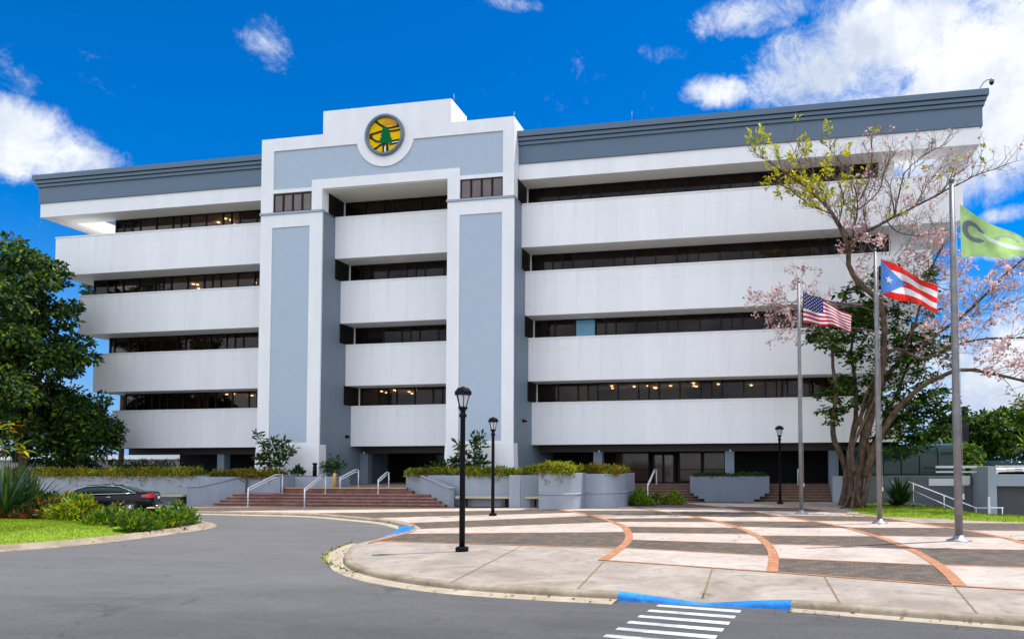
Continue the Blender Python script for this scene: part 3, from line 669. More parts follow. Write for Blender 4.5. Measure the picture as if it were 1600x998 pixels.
for k in (1, 2, 3, 4):
    for s in 'lmr': window_row(k, s)
    # end walls of the glazed storeys and the dark return panes on the pier flanks
    z0, z1 = ZT[k]+.014, ZB[k+1]-.002
    e = MB(); e.box(GR[k]+.06, GR[k]+.9, GD[k]-.02, 49.9, z0, z1); bp(e, 'end_wall', white)
    e = MB(); e.box(GL[k]-.16, GL[k]-.06, GD[k]+.05, 49.9, z0, z1); bp(e, 'end_wall', darkf if k < 4 else white)
    yb = GD[k]-.10; ya = D[k]-.75 if k == 4 else D[k+1]-.0 if k < 4 else 0
    ya = {4: 36.5, 3: 37.2, 2: 37.75, 1: 38.25}[k]
    for xx in (XiL, XR):
        w = MB(); w.box(xx+.003, xx+.035, ya, yb, z0, z1); f = bp(w, 'return_window', darkf)
# ceiling panels so the wide soffits read as painted slabs
# piers
PIER = [(XL, XiL, -28.62, -26.12), (XiR, XR, -16.62, -14.07)]
for a, b, p, q in PIER:
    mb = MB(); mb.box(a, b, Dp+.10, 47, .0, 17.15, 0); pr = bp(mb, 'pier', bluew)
    fr = MB()
    zt, zb = 16.36, 3.45
    fr.box(a-.004, p, Dp, Dp+.099, .9, 17.148); fr.box(q, b+.004, Dp, Dp+.099, .9, 17.148)
    fr.box(p, q, Dp, Dp+.099, zt, 17.148); fr.box(p, q, Dp, Dp+.099, .9, zb)
    bp(fr, 'pier_frame', white, pr)
    pnl = MB(); pnl.box(p+.002, q-.002, Dp+.05, Dp+.098, zb, zt); bp(pnl, 'stucco_panel', stucco, pr)
    pl = MB(); n_ = [(a-.03, Dp-.02), (b+.03, Dp-.02), (b+.03, Dp+.9), (a-.03, Dp+.9)]
    pl.add([(a-.10, Dp-.12, .9), (b+.12, Dp-.12, .9), (b+.12, Dp+.6, .9), (a-.10, Dp+.6, .9), (a-.03, Dp-.03, 3.32), (b+.03, Dp-.03, 3.32), (b+.03, Dp+.6, 3.32), (a-.03, Dp+.6, 3.32)],
           [(0, 1, 5, 4), (1, 2, 6, 5), (2, 3, 7, 6), (3, 0, 4, 7), (4, 5, 6, 7), (0, 3, 2, 1)]); bp(pl, 'plinth', white, pr)
    ld = MB(); ld.box(a-.06, b+.06, Dp-.07, Dp+.3, 17.15, 17.27); bp(ld, 'ledge', mat('ledge_blue', (.30, .36, .44), .6), pr)
# crown of the portal
cb = MB(); cb.prism_y([(XL, 17.28), (XiL, 17.28), (XiL, 18.524), (XiR, 18.524), (XiR, 17.28), (XR, 17.28), (XR, 21.8), (-17.17, 21.8), (-17.17, 23.185), (-25.30, 23.185), (-25.30, 21.8), (XL, 21.8)], Dp+.10, Dp+2.1)
crown = bp(cb, 'portal_crown', crownw)
Ex, Ez = -21.285, 21.385
arc = [(Ex+1.83*math.cos(t), Ez+1.83*math.sin(t)) for t in np.linspace(math.asin((21.035-Ez)/1.83), -math.pi-math.asin((21.035-Ez)/1.83), 40)]
fr = MB()
fr.prism_y([(XL-.004, 21.035), (XL-.004, 21.804), (-25.304, 21.804), (-25.304, 23.19), (-17.166, 23.19), (-17.166, 21.804), (XR+.004, 21.804), (XR+.004, 21.035)]+[(x, z) for x, z in arc], Dp-.02, Dp+.099)
fr.box(XL-.004, -28.57, Dp-.02, Dp+.099, 17.28, 21.034); fr.box(-14.02, XR+.004, Dp-.02, Dp+.099, 17.28, 21.034)
fr.prism_y([(-26.0, 17.28), (-26.0, 19.09), (-16.6, 19.09), (-16.6, 17.28), (XiR, 17.28), (XiR, 18.52), (XiL, 18.52), (XiL, 17.28)], Dp-.02, Dp+.099)
fr.box(-28.57, -26.003, Dp-.02, Dp+.099, 18.44, 18.66); fr.box(-16.597, -14.02, Dp-.02, Dp+.099, 18.40, 18.62)
bp(fr, 'portal_frame', white, crown)
sp_ = MB(); sp_.prism_y([(-28.57, 18.66), (-26.0, 18.66), (-26.0, 19.09), (-16.6, 19.09), (-16.6, 18.62), (-14.02, 18.62), (-14.02, 21.05), (-28.57, 21.05)], Dp+.05, Dp+.097)
bp(sp_, 'stucco_panel', stucco, crown)
for a, b in ((-28.55, -26.03), (-16.58, -14.04)):
    f = MB(); zt, zb = 18.40, 17.34
    f.box(a, b, Dp+.02, Dp+.097, zb-.05, zb); f.box(a, b, Dp+.02, Dp+.097, zt-.05, zt)
    w = (b-a)/4
    for j in range(5): f.box(a+j*w-.05 if j else a, a+j*w+.05, Dp+.015, Dp+.096, zb, zt-.05)
    fo = bp(f, 'window', darkf, crown)
    g = MB()
    for j in range(4): g.box(a+j*w+.05, a+(j+1)*w-.05, Dp+.06, Dp+.09, zb, zt-.05)
    bp(g, 'pane', pierwin, fo)
# portal soffit (top of the recess)
s = MB(); s.box(XiL+.003, XiR-.003, Dp+.1, 38.0, 18.47, 18.521); bp(s, 'soffit', soffm)
# emblem
em = MB(); em.prism_y([(Ex+1.06*math.cos(t), Ez+1.06*math.sin(t)) for t in np.linspace(0, 2*math.pi, 49)[:-1]], Dp-.045, Dp-.021)
emb = bp(em, 'emblem', mat('emblem_yellow', (.85, .50, .0), .8, .06, 3, spec=.1))
rg = MB(); prof_ = [(1.23, 0), (1.23, -.14), (1.17, -.19), (1.09, -.19), (1.04, -.13), (1.04, 0)]
vs = []; n = 64
for i in range(n):
    t = 2*math.pi*i/n
    for r, y in prof_: vs.append((Ex+r*math.cos(t), Dp-.021+y, Ez+r*math.sin(t)))
m_ = len(prof_); rg.add(vs, [(i*m_+k, i*m_+(k+1) % m_, ((i+1) % n)*m_+(k+1) % m_, ((i+1) % n)*m_+k) for i in range(n) for k in range(m_)], 0, False)
bp(rg, 'ring', mat('ring_slate', (.13, .18, .23), .5), emb)
def ec(p): return (Ex+(p[0]-473)/278*1.24, Ez-(p[1]-470)/286*1.24-(p[0]-473)/278*.09*-1*0+((p[0]-473)/278)*0)
tr = MB(); tr.prism_y([ec(p) for p in [(440, 385), (462, 362), (500, 360), (522, 372), (528, 410), (536, 440), (548, 460), (555, 500), (572, 535), (580, 578), (520, 590), (470, 582), (425, 575), (380, 566), (376, 545), (410, 540), (408, 515), (432, 495), (414, 470), (436, 450), (424, 430), (436, 410)]], Dp-.085, Dp-.047)
bp(tr, 'tree_emblem', mat('emblem_green', (.0, .13, .045), .8, spec=.1), emb)
bk = MB()
def stroke(pts, w, m=0, y=Dp-.075):
    pts = [Vector(ec(p)) for p in pts]
    for a, b in zip(pts, pts[1:]):
        t = (b-a).normalized(); nr = Vector((-t.y, t.x))*w/2; a = a-t*w*.3; b = b+t*w*.3
        bk.prism_y([tuple(a+nr), tuple(a-nr), tuple(b-nr), tuple(b+nr)], y-random.uniform(0, .006), Dp-.047)
for pts, w in [([(335, 268), (400, 320), (460, 360)], .13), ([(262, 450), (345, 432), (430, 415)], .11), ([(262, 490), (300, 508), (345, 545), (410, 558), (470, 575)], .11), ([(300, 660), (350, 642), (400, 608), (470, 585), (560, 565), (680, 553)], .11),
               ([(525, 380), (610, 372), (700, 360)], .09), ([(535, 424), (620, 422), (708, 410)], .10), ([(545, 606), (640, 592), (690, 590)], .08), ([(462, 590), (455, 650), (452, 730)], .11), ([(505, 590), (512, 650), (512, 730)], .13), ([(268, 460), (282, 480), (270, 500)], .13), ([(660, 340), (690, 350)], .2)]: stroke(pts, w)
bp(bk, 'emblem_lines', mat('emblem_black', (.012, .016, .014), .4), emb)
bk = MB()
for a in np.linspace(18, 162, 17):
    t = R(a); stroke([(530+60*math.cos(t), 372-45*math.sin(t)), (530+150*math.cos(t)*(1 if a < 90 else .82), 372-132*math.sin(t))], .03, y=Dp-.058)
bp(bk, 'sun_rays', mat('ray_orange', (.62, .26, .01), .5), emb)
bk = MB(); bk.prism_y([ec(p) for p in [(470, 625), (490, 625), (490, 725), (466, 725)]], Dp-.07, Dp-.047); bk.prism_y([ec(p) for p in [(575, 578), (665, 566), (668, 584), (580, 592)]], Dp-.07, Dp-.047)
bp(bk, 'emblem_white', white, emb)

# roof: fascia ring, cornice and soffit slab with an opening at each end
RG = MB()
X0, X1, YF = -46.49, 11.56, 36.62
def ringboxes(mb, x0, x1, y0, y1, z0, z1, t, gap=True):
    """hollow rectangular ring; the front run is interrupted by the portal crown"""
    mb.box(x0, XL-.01, y0, y0+t, z0, z1); mb.box(XR+.01, x1, y0, y0+t, z0, z1)
    mb.box(x0, x0+t, y0+t, y1, z0, z1); mb.box(x1-t, x1, y0+t, y1, z0, z1); mb.box(x0+t, x1-t, y1-t, y1, z0, z1)
f1 = MB(); ringboxes(f1, X0, X1, YF, 60, 19.38, 20.42, .35); bp(f1, 'roof_fascia', slate)
for i, (o_, za, zb_) in enumerate([(.09, 20.425, 20.60), (.0, 20.60, 20.64), (.17, 20.64, 20.82), (.08, 20.82, 20.86), (.26, 20.86, 21.18)]):
    c_ = MB(); ringboxes(c_, X0-o_, X1+o_, YF-o_, 60+o_, za, zb_, .35+o_); bp(c_, 'cornice', slate if o_ > .085 else mat('slate_groove', (.05, .07, .095), .6))
f2 = MB(); ringboxes(f2, X0+.07, X1-.11, YF+.08, 59.9, 18.469, 19.378, .5); bp(f2, 'eaves_beam', white)
so = MB()
hx = [(-45.2, -42.12), (7.08, 10.1)]; hy = (38.12, 46)
zs0, zs1 = 18.47, 19.30
ya, yb = YF+.58, 59.4
xa, xb = X0+.57, X1-.61
for x0, x1, y0, y1 in [(xa, hx[0][0], ya, yb), (hx[0][0], hx[0][1], ya, hy[0]), (hx[0][0], hx[0][1], hy[1], yb), (hx[0][1], XL-.01, ya, yb),
                       (XL-.01, XiL-.0, 38.02, yb), (XiL, XiR, 38.02, yb), (XiR, XR+.01, 38.02, yb), (XR+.01, hx[1][0], ya, yb), (hx[1][0], hx[1][1], ya, hy[0]), (hx[1][0], hx[1][1], hy[1], yb), (hx[1][1], xb, ya, yb)]:
    so.box(x0, x1, y0, y1, zs0, zs1)
bp(so, 'roof_slab', soffm)
# ground floor: recess, columns, glazing
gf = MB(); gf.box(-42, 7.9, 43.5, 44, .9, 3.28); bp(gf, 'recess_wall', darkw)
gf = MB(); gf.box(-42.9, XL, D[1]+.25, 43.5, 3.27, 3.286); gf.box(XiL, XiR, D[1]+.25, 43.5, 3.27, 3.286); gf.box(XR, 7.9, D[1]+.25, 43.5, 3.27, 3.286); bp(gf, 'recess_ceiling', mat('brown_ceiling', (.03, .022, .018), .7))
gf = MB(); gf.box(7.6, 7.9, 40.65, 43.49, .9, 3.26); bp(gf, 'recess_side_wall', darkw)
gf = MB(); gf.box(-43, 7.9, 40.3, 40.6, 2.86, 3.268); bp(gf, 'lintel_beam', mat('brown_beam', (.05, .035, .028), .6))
for x in (-35.5, -30.9, -25.0, -9.53, -1.6, 4.3):
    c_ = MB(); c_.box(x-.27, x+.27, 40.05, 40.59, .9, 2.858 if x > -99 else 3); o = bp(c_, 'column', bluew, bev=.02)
for x in (-9.4, -1.55, -24.9):
    l_ = MB(); l_.lathe([(.001, -.14), (.05, -.14), (.06, 0), (.001, 0)], 10, (x, 39.9, 2.95)); bp(l_, 'wall_lamp', railm)
shop = mat('brown_shop_glass', (.085, .045, .028), .12, .5, .7)
for x0, x1 in ((-9.1, -6.9), (-4.95, -3.5), (-3.4, -2.0), (-25, -22), (-21.8, -19.6), (-19.5, -17.5)):
    f = MB()
    for x in (x0, x1): f.box(x-.06, x+.06, 43.30, 43.44, .9, 2.9)
    f.box(x0+.061, x1-.061, 43.32, 43.44, .9, 1.05); f.box(x0+.061, x1-.061, 43.32, 43.44, 2.8, 2.9); f.box(x0+.061, x1-.061, 43.33, 43.43, 1.72, 1.78)
    fo = bp(f, 'shopfront', darkf); p_ = MB(); p_.box(x0+.06, x1-.06, 43.36, 43.38, 1.05, 2.8); bp(p_, 'pane', shop if x0 > -10 else mat('black_glass', (.006, .006, .006), .08), fo)
dr = MB()
for x in (-6.6, -5.95, -5.25):
    dr.box(x-.07, x+.07, 43.2, 43.34, .9, 2.75)
dr.box(-6.7, -5.15, 43.2, 43.34, 2.68, 2.8); do = bp(dr, 'door', darkf)
p_ = MB(); p_.box(-6.52, -6.03, 43.25, 43.27, .95, 2.68); p_.box(-5.88, -5.33, 43.25, 43.27, .95, 2.68); bp(p_, 'pane', mat('door_glass', (.16, .12, .10), .1, .4, 2.5), do)
# small wall items
for u, v, y in ((513, 682, 38.6), (815, 657, 37.5)):
    l_ = MB(); p = gy(u, v, y); x = XiL if u < 600 else XR
    l_.box(x+.003, x+.07, y-.12, y+.12, p.z-.09, p.z+.09); l_.tube([(x+.05, y, p.z), (x+.28, y-.15, p.z-.05)], .05, 8); bp(l_, 'flood_light', black)
# entrance platform
pf = MB(); pf.box(-45, 7.6, 40.0, 57, -.2, .899); pf.box(-29.0, -18.9, 33.62, 39.998, -.2, .897); pf.box(-18.898, -12.7, 35.2, 39.998, -.2, .895); pf.box(-45, -29.002, 35.0, 39.998, -.2, .895)
bp(pf, 'platform', mat('platform_stone', (.22, .16, .13), .8, .15, 3))

# ------------------------------------------------------------------ stairs, planters, walls
def steps(name, label, n, z_top, front, back, xl, xr, m):
    mb = MB(); h = z_top/n; d = (back-front)/n
    for i in range(n):
        y = front+d*i
        a = xl(y); b = xr(y)
        mb.prism([(a, y), (b, y), (b, back+.2), (a, back+.2)], h*i, h*(i+1)-.045, 0)
        mb.prism([(a, y-.03), (b, y-.03), (b, back+.2), (a, back+.2)], h*(i+1)-.045, h*(i+1), 1)
    return mb
st = thing('entrance_stairs', 'wide flight of red brick steps up to the middle entrance', 'stairs', (-22, 32, 0))
def child(mb, name, m, par, origin=None, bev=0, label=None):
    o = mb.build(name, m, None); o.parent = par; o.location = -Vector(par.location) if par.rotation_euler.z == 0 else (0, 0, 0)
    if bev: bevel(o, bev)
    if label: o['label'] = label
    return o
stepn = concmat('step_nosing', (.24, .12, .095), (.42, .26, .22), .45, 1.5)
mb = steps('', '', 4, .6, 31.75, 33.0, lambda y: -28.6+(y-31.5)*.35, lambda y: -15.6-(y-31.9)*1.35, stepb)
child(mb, 'lower_steps', [stepb, stepn], st)
mb = MB(); mb.box(-28.0, -17.9, 33.2, 33.62, 0, .60); mb.box(-25.75, -18.0, 33.36, 33.62, .601, .75, 0); mb.box(-25.75, -18.4, 33.52, 33.66, .751, .90, 0)
child(mb, 'upper_steps', [stepb, stepn], st)
mb = MB(); mb.box(-25.7, -18.45, 33.50, 33.60, .86, .905); child(mb, 'yellow_nosing', yellowp, st)
st2 = thing('plaza_stairs', 'long shaded flight of brown brick steps under the right wing', 'stairs', (-2, 39, 0))
mb = steps('', '', 6, .9, 38.7, 40.1, lambda y: -9.0, lambda y: 4.6, stepd); child(mb, 'steps', [stepd, mat('brown_nosing', (.19, .115, .08), .8, .25, 3)], st2)

def planter(name, label, pts, z1, extra=None, group=None, soiltop=True):
    c = Vector((sum(p[0] for p in pts)/len(pts), sum(p[1] for p in pts)/len(pts), 0))
    t = thing(name, label, 'planter', c, 0, group)
    mb = MB(); mb.prism(pts, 0, z1); o = child(mb, 'wall', planterm, t, bev=.02)
    if soiltop:
        cc = c.to_2d(); ip = [tuple(cc+(Vector(p)-cc)*.9) for p in pts]
        mb = MB(); mb.prism(ip, z1-.1, z1+.015); child(mb, 'soil', soil, t)
    return t
left_p = planter('raised_planter', 'long grey blue raised planter wall behind the parked car, left of the stairs', [(-47, 32.6), (-30.2, 32.6), (-30.0, 34.9), (-47, 34.9)], 1.56)
# cheek wall at the left of the stairs with sloping rail coping
lc = planter('stair_planter', 'grey planter with sloping coping on the left side of the entrance stairs', [(-30.19, 32.6), (-29.6, 32.6), (-28.15, 33.7), (-28.0, 33.62), (-25.78, 33.30), (-25.78, 35.6), (-29.9, 35.6)], 1.50)
mb = MB(); mb.add([(-30.35, 31.95, 0), (-28.1, 33.5, 0), (-28.22, 33.66, 0), (-30.47, 32.11, 0), (-30.35, 31.95, .98), (-28.1, 33.5, 1.53), (-28.22, 33.66, 1.53), (-30.47, 32.11, .98), (-29.85, 32.29, .99), (-29.97, 32.45, .99)],
                  [(0, 1, 5, 8, 4), (1, 2, 6, 5), (3, 7, 9, 6, 2), (0, 4, 7, 3), (4, 8, 9, 7), (8, 5, 6, 9), (0, 3, 2, 1)])
mb.tube([(-30.4, 31.93, .98), (-29.85, 32.27, 1.0), (-28.1, 33.48, 1.53)], .05, 6)
child(mb, 'sloping_wall', planterm, lc)
lc2 = planter('stair_planter', 'low grey planter against the foot of the left pier', [(-25.75, 34.4), (-23.2, 34.4), (-23.2, 35.78), (-25.75, 35.78)], 1.48)
rp = planter('raised_planter', 'grey planter with sloping handrail on the right side of the entrance stairs', [(-18.6, 34.2), (-17.0, 33.15), (-15.0, 32.55), (-12.1, 32.55), (-12.1, 35.2), (-18.6, 35.2)], 1.58)
mb = MB(); mb.add([(-18.75, 34.05, 0), (-15.2, 31.9, 0), (-15.05, 32.1, 0), (-18.6, 34.25, 0), (-18.75, 34.05, 1.60), (-15.2, 31.9, .99), (-15.05, 32.1, .99), (-18.6, 34.25, 1.60), (-17.4, 33.23, 1.57), (-17.25, 33.43, 1.57)],
                  [(0, 1, 5, 8, 4), (1, 2, 6, 5), (3, 7, 9, 6, 2), (0, 4, 7, 3), (4, 8, 9, 7), (8, 5, 6, 9), (0, 3, 2, 1)])
mb.tube([(-18.8, 34.05, 1.6), (-17.45, 33.22, 1.57), (-15.25, 31.88, .98), (-14.9, 31.95, .98)], .055, 6); child(mb, 'sloping_wall', planterm, rp)
# pillar between bench niches
wp_ = thing('wall_pillar', 'plain grey pillar between the two bench niches', 'pillar', (-11.8, 32.2, 0)); mb = MB(); mb.box(-12.08, -11.5, 31.9, 32.54, 0, 1.6); child(mb, 'shaft', planterm, wp_, bev=.02)
rp2 = planter('raised_planter', 'recessed grey planter wall behind the short bench, right of the grey pillar', [(-12.09, 32.56), (-9.2, 32.56), (-9.2, 35.0), (-12.09, 35.0)], 1.6)
mb = MB(); mb.add([(-11.5, 31.95, .0), (-11.5, 32.54, 0), (-10.6, 32.54, 0), (-11.5, 31.95, 1.6), (-11.5, 32.54, 1.6), (-10.6, 32.54, 1.6)], [(0, 1, 4, 3), (1, 2, 5, 4), (0, 3, 5, 2), (3, 4, 5), (0, 2, 1)]); child(mb, 'splayed_wall', planterm, rp2)
def dshape(x0, x1, y0, y1, r):
    pts = [(x0, y1), (x0, y0)]
    pts += [(x1-r+r*math.sin(t), y0+r-r*math.cos(t)) for t in np.linspace(0, math.pi/2, 14)]
    return pts+[(x1, y1)]
for i, (x0, x1, y0, y1, r, z, lb) in enumerate([(-10.25, -8.35, 30.95, 34.0, .95, 1.72, 'round fronted grey planter beside the short bench'), (-8.9, -6.55, 32.5, 36.2, 1.3, 1.66, 'round cornered grey planter nearest the right wing steps')]):
    t = planter('round_planter', lb, dshape(x0, x1, y0, y1, r), z, group='round fronted planters')
    mb = MB(); pts = dshape(x0, x1, y0, y1, r); pts = [Vector(p) for p in pts[1:]]
    mb.tube([(p.x, p.y-.0, .72) for p in pts], .045, 6); child(mb, 'moulding', planterm, t)
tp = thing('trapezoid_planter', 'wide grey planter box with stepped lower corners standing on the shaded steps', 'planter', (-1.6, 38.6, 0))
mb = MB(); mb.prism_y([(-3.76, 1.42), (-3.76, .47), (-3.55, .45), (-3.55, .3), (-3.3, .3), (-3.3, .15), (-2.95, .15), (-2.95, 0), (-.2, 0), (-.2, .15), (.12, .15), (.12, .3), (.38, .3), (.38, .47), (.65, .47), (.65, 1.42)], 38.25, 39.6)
child(mb, 'box', mat('shaded_planter_paint', (.135, .165, .21), .6, .06, .8, stain=.15), tp, bev=.015); mb = MB(); mb.box(-3.6, .5, 38.4, 39.5, 1.40, 1.435); child(mb, 'soil', soil, tp)  # planter paint darkened, the deeper shade is put into its colour
planter('end_planter', 'grey wall block between the shaded steps and the tree trunk', [(4.05, 38.45), (4.6, 38.45), (4.6, 40.0), (4.05, 40.0)], 1.42, soiltop=False)
# benches
bench_m = mat('bench_slab', (.48, .43, .27), .7, .12, 5, stain=.2)
for x0, x1, y0, lb in ((-14.95, -12.12, 32.0, 'long beige slab bench in the niche left of the grey pillar'), (-11.3, -10.27, 32.0, 'short beige slab bench right of the grey pillar'), (-33.6, -30.62, 31.95, 'beige slab bench against the planter just left of the stairs'), (-42.5, -38.2, 31.95, 'beige slab bench against the planter behind the flower bed')):
    t = thing('bench', lb, 'bench', ((x0+x1)/2, y0, 0), 0, 'slab benches along the planters')
    mb = MB(); mb.box(x0, x1, y0, y0+.55, .44, .55); child(mb, 'seat', bench_m, t, bev=.015)
    for xx in (x0+.25, x1-.45):
        mb = MB(); mb.box(xx, xx+.2, y0+.12, y0+.5, 0, .439); child(mb, 'leg', mat('dark_concrete', (.06, .06, .065), .8), t)

# handrails
def handrail(label, p0, p1, p2, z0, z1):
    """p0 low post foot, p1 high post foot, p2 optional extension"""
    t = thing('handrail', label, 'handrail', (p0[0], p0[1], 0), 0, 'white handrails at the stairs')
    a = Vector(p0); b = Vector(p1)
    for q, zt in ((a, z0), (b, z1)):
        mb = MB(); mb.tube([q, (q.x, q.y, zt)], .032, 8); mb.lathe([(.06, 0), (.06, .02), (.03, .03)], 10, tuple(q)); child(mb, 'post', railm, t)
    for dz in (0, -.13):
        mb = MB(); m_ = b-(b-a)*.22; mb.tube([(a.x, a.y, z0+dz), (m_.x, m_.y, z1+dz), (b.x, b.y, z1+dz)], .03, 8); child(mb, 'rail', railm, t)
    return t
handrail('left white handrail at the foot of the entrance stairs', (-26.0, 31.2, 0), (-25.6, 33.25, .6), None, .95, 1.62)
handrail('second white handrail at the foot of the entrance stairs, in front of the pier corner', (-22.75, 31.2, 0), (-23.0, 33.25, .6), None, .93, 1.58)
handrail('short white handrail beside the yellow post on the upper landing', (-22.4, 33.65, .9), (-22.1, 34.9, .9), None, 1.45, 1.85)
handrail('thin white handrail in the middle of the entrance stairs', (-19.75, 33.0, .6), (-19.9, 34.3, .9), None, 1.35, 1.72)
handrail('pale handrail on the shaded steps behind the low green hedge', (-6.25, 38.75, .05), (-5.95, 40.2, .9), None, .95, 1.8)
handrail('pale handrail on the shaded steps right of the trapezoid planter', (2.45, 38.75, .05), (2.3, 40.2, .9), None, .95, 1.8)
yp = thing('bollard', 'small yellow post on the upper landing', 'bollard', (-22.8, 33.75, .9)); mb = MB(); mb.lathe([(.09, .9), (.09, 1.62), (.07, 1.68), (.001, 1.69)], 12, (-22.8, 33.75, 0)); child(mb, 'post', yellowp, yp)
yp['label'] = 'small yellow post at the top of the entrance stairs'
bl_ = thing('bollard_light', 'dark cylindrical bollard light in front of the left pier', 'bollard', (-24.9, 35.0, 1.5)); mb = MB(); mb.lathe([(.11, 1.5), (.11, 2.05), (.09, 2.06), (.09, 2.14), (.13, 2.15), (.13, 2.25), (.001, 2.26)], 14, (-24.9, 35.0, 0)); child(mb, 'post', black, bl_)

# right hand side: blue grey garden wall, glass canopy, garage
gw = thing('garden_wall', 'slate grey wall behind the tree and sago palm, right of the building', 'wall', (7, 38.6, 0))
mb = MB(); mb.box(4.62, 11.2, 38.4, 38.8, -1.4, 1.44); child(mb, 'wall', mat('slate_wall', (.115, .13, .16), .7, .05, .6, stain=.15), gw, bev=.01)
gr = thing('garage', 'pale grey garage front with a dark roller door at the right edge', 'garage', (13, 36, 0))
gm = mat('garage_paint', (.34, .40, .44), .65, .04, .8, stain=.12)
mb = MB(); mb.box(11.22, 11.62, 36, 38.5, -1.45, 1.95); mb.box(11.62, 17, 36.02, 36.5, .98, 1.55); mb.box(11.62, 17, 36.6, 44, .98, 1.3); child(mb, 'front', gm, gr, bev=.01)
mb = MB(); mb.box(11.62, 17, 36.45, 36.5, -1.45, .979); child(mb, 'roller_door', mat('roller_door', (.06, .062, .068), .5, .1, 2), gr)
mb = MB()
for z in (1.72, 1.93): mb.box(11.62, 17, 36.1, 36.16, z, z+.07)
for x in (13.0, 14.6, 16.2): mb.box(x, x+.06, 36.1, 36.16, 1.55, 1.93)
child(mb, 'parapet_rail', railm, gr)
ll = thing('low_parapet', 'white double rail parapet left of the garage corner', 'parapet', (10.5, 37.5, 0))
mb = MB(); mb.box(9.2, 11.2, 37.6, 37.7, 1.86, 1.98); mb.box(9.2, 11.2, 37.6, 37.7, 1.62, 1.70); child(mb, 'rail', railm, ll)
mb = MB(); mb.box(9.0, 11.0, 38.25, 38.39, .92, 1.28); child(mb, 'beam', railm, ll)
mb = MB(); mb.box(10.4, 11.0, 38.1, 38.24, 1.0, 1.45); child(mb, 'cabinet', railm, ll)
# glass enclosure with curved eaves
ge = thing('glass_canopy', 'dark green glass enclosure with curved top behind the sago palm', 'glass enclosure', (8.6, 40, 0))
gg = bpy.data.materials.new('green_glass'); gg.use_nodes = True; b_ = gg.node_tree.nodes['Principled BSDF']; b_.inputs['Base Color'].default_value = (.012, .04, .034, 1); b_.inputs['Roughness'].default_value = .1; b_.inputs['Alpha'].default_value = .9; b_.inputs['Specular IOR Level'].default_value = .35
prf = [(39.0, 1.45), (39.0, 2.65), (39.04, 2.85), (39.18, 3.02), (39.4, 3.12), (39.7, 3.16), (42, 3.18)]
mb = MB(); xs_ = [4.9, 10.6]; mb.add([(x, y, z) for x in xs_ for y, z in prf], [(i, i+1, len(prf)+i+1, len(prf)+i) for i in range(len(prf)-1)], 0, True)
child(mb, 'glass', gg, ge)
mb = MB(); mb.add([(10.6, y, z) for y, z in prf]+[(10.6, 42, 1.45)], [tuple(range(len(prf)+1))]); child(mb, 'end_glass', gg, ge)
mb = MB()
for x in np.arange(4.9, 10.7, .95): mb.tube([(x, y-.02, z+.01) for y, z in prf], .03, 6)
mb.box(4.9, 10.62, 38.95, 39.05, 1.442, 1.52); child(mb, 'frame', mat('dark_green_metal', (.015, .03, .028), .35), ge)
mb = MB(); mb.box(4.9, 10.5, 42.2, 42.4, 1.3, 3.0); child(mb, 'back_wall', mat('inside_green', (.03, .04, .038), .8), ge)
# stair handrails at the right, descending
for dz, lb in ((0, 'upper'),):
    t = thing('handrail', 'long thin metal handrail descending along the slate wall right of the sago palm', 'handrail', (9, 37, 0))
    pts = [gy(1420, 752, 37.3), gy(1432, 757, 37.2), gy(1525, 793, 36.0), gy(1568, 793, 35.2)]
    mb = MB(); mb.tube(pts, .028, 8); child(mb, 'rail', railm, t)
    pts2 = [gy(1425, 765, 37.2), gy(1510, 803, 36.1)]; mb = MB(); mb.tube(pts2, .022, 8); child(mb, 'rail', railm, t)
    for u, v, y in ((1427, 756, 37.2), (1475, 774, 36.6), (1525, 793, 36.0), (1566, 793, 35.2)):
        p = gy(u, v, y); mb = MB(); mb.tube([p, (p.x, p.y, p.z-1.1)], .022, 6); child(mb, 'post', railm, t)
t = thing('bollard', 'slim white post in front of the garage corner', 'bollard', (10.7, 35, 0)); p = gy(1545, 776, 35.2); mb = MB(); mb.box(p.x-.05, p.x+.05, p.y-.05, p.y+.05, p.z-1.3, p.z); child(mb, 'post', railm, t)

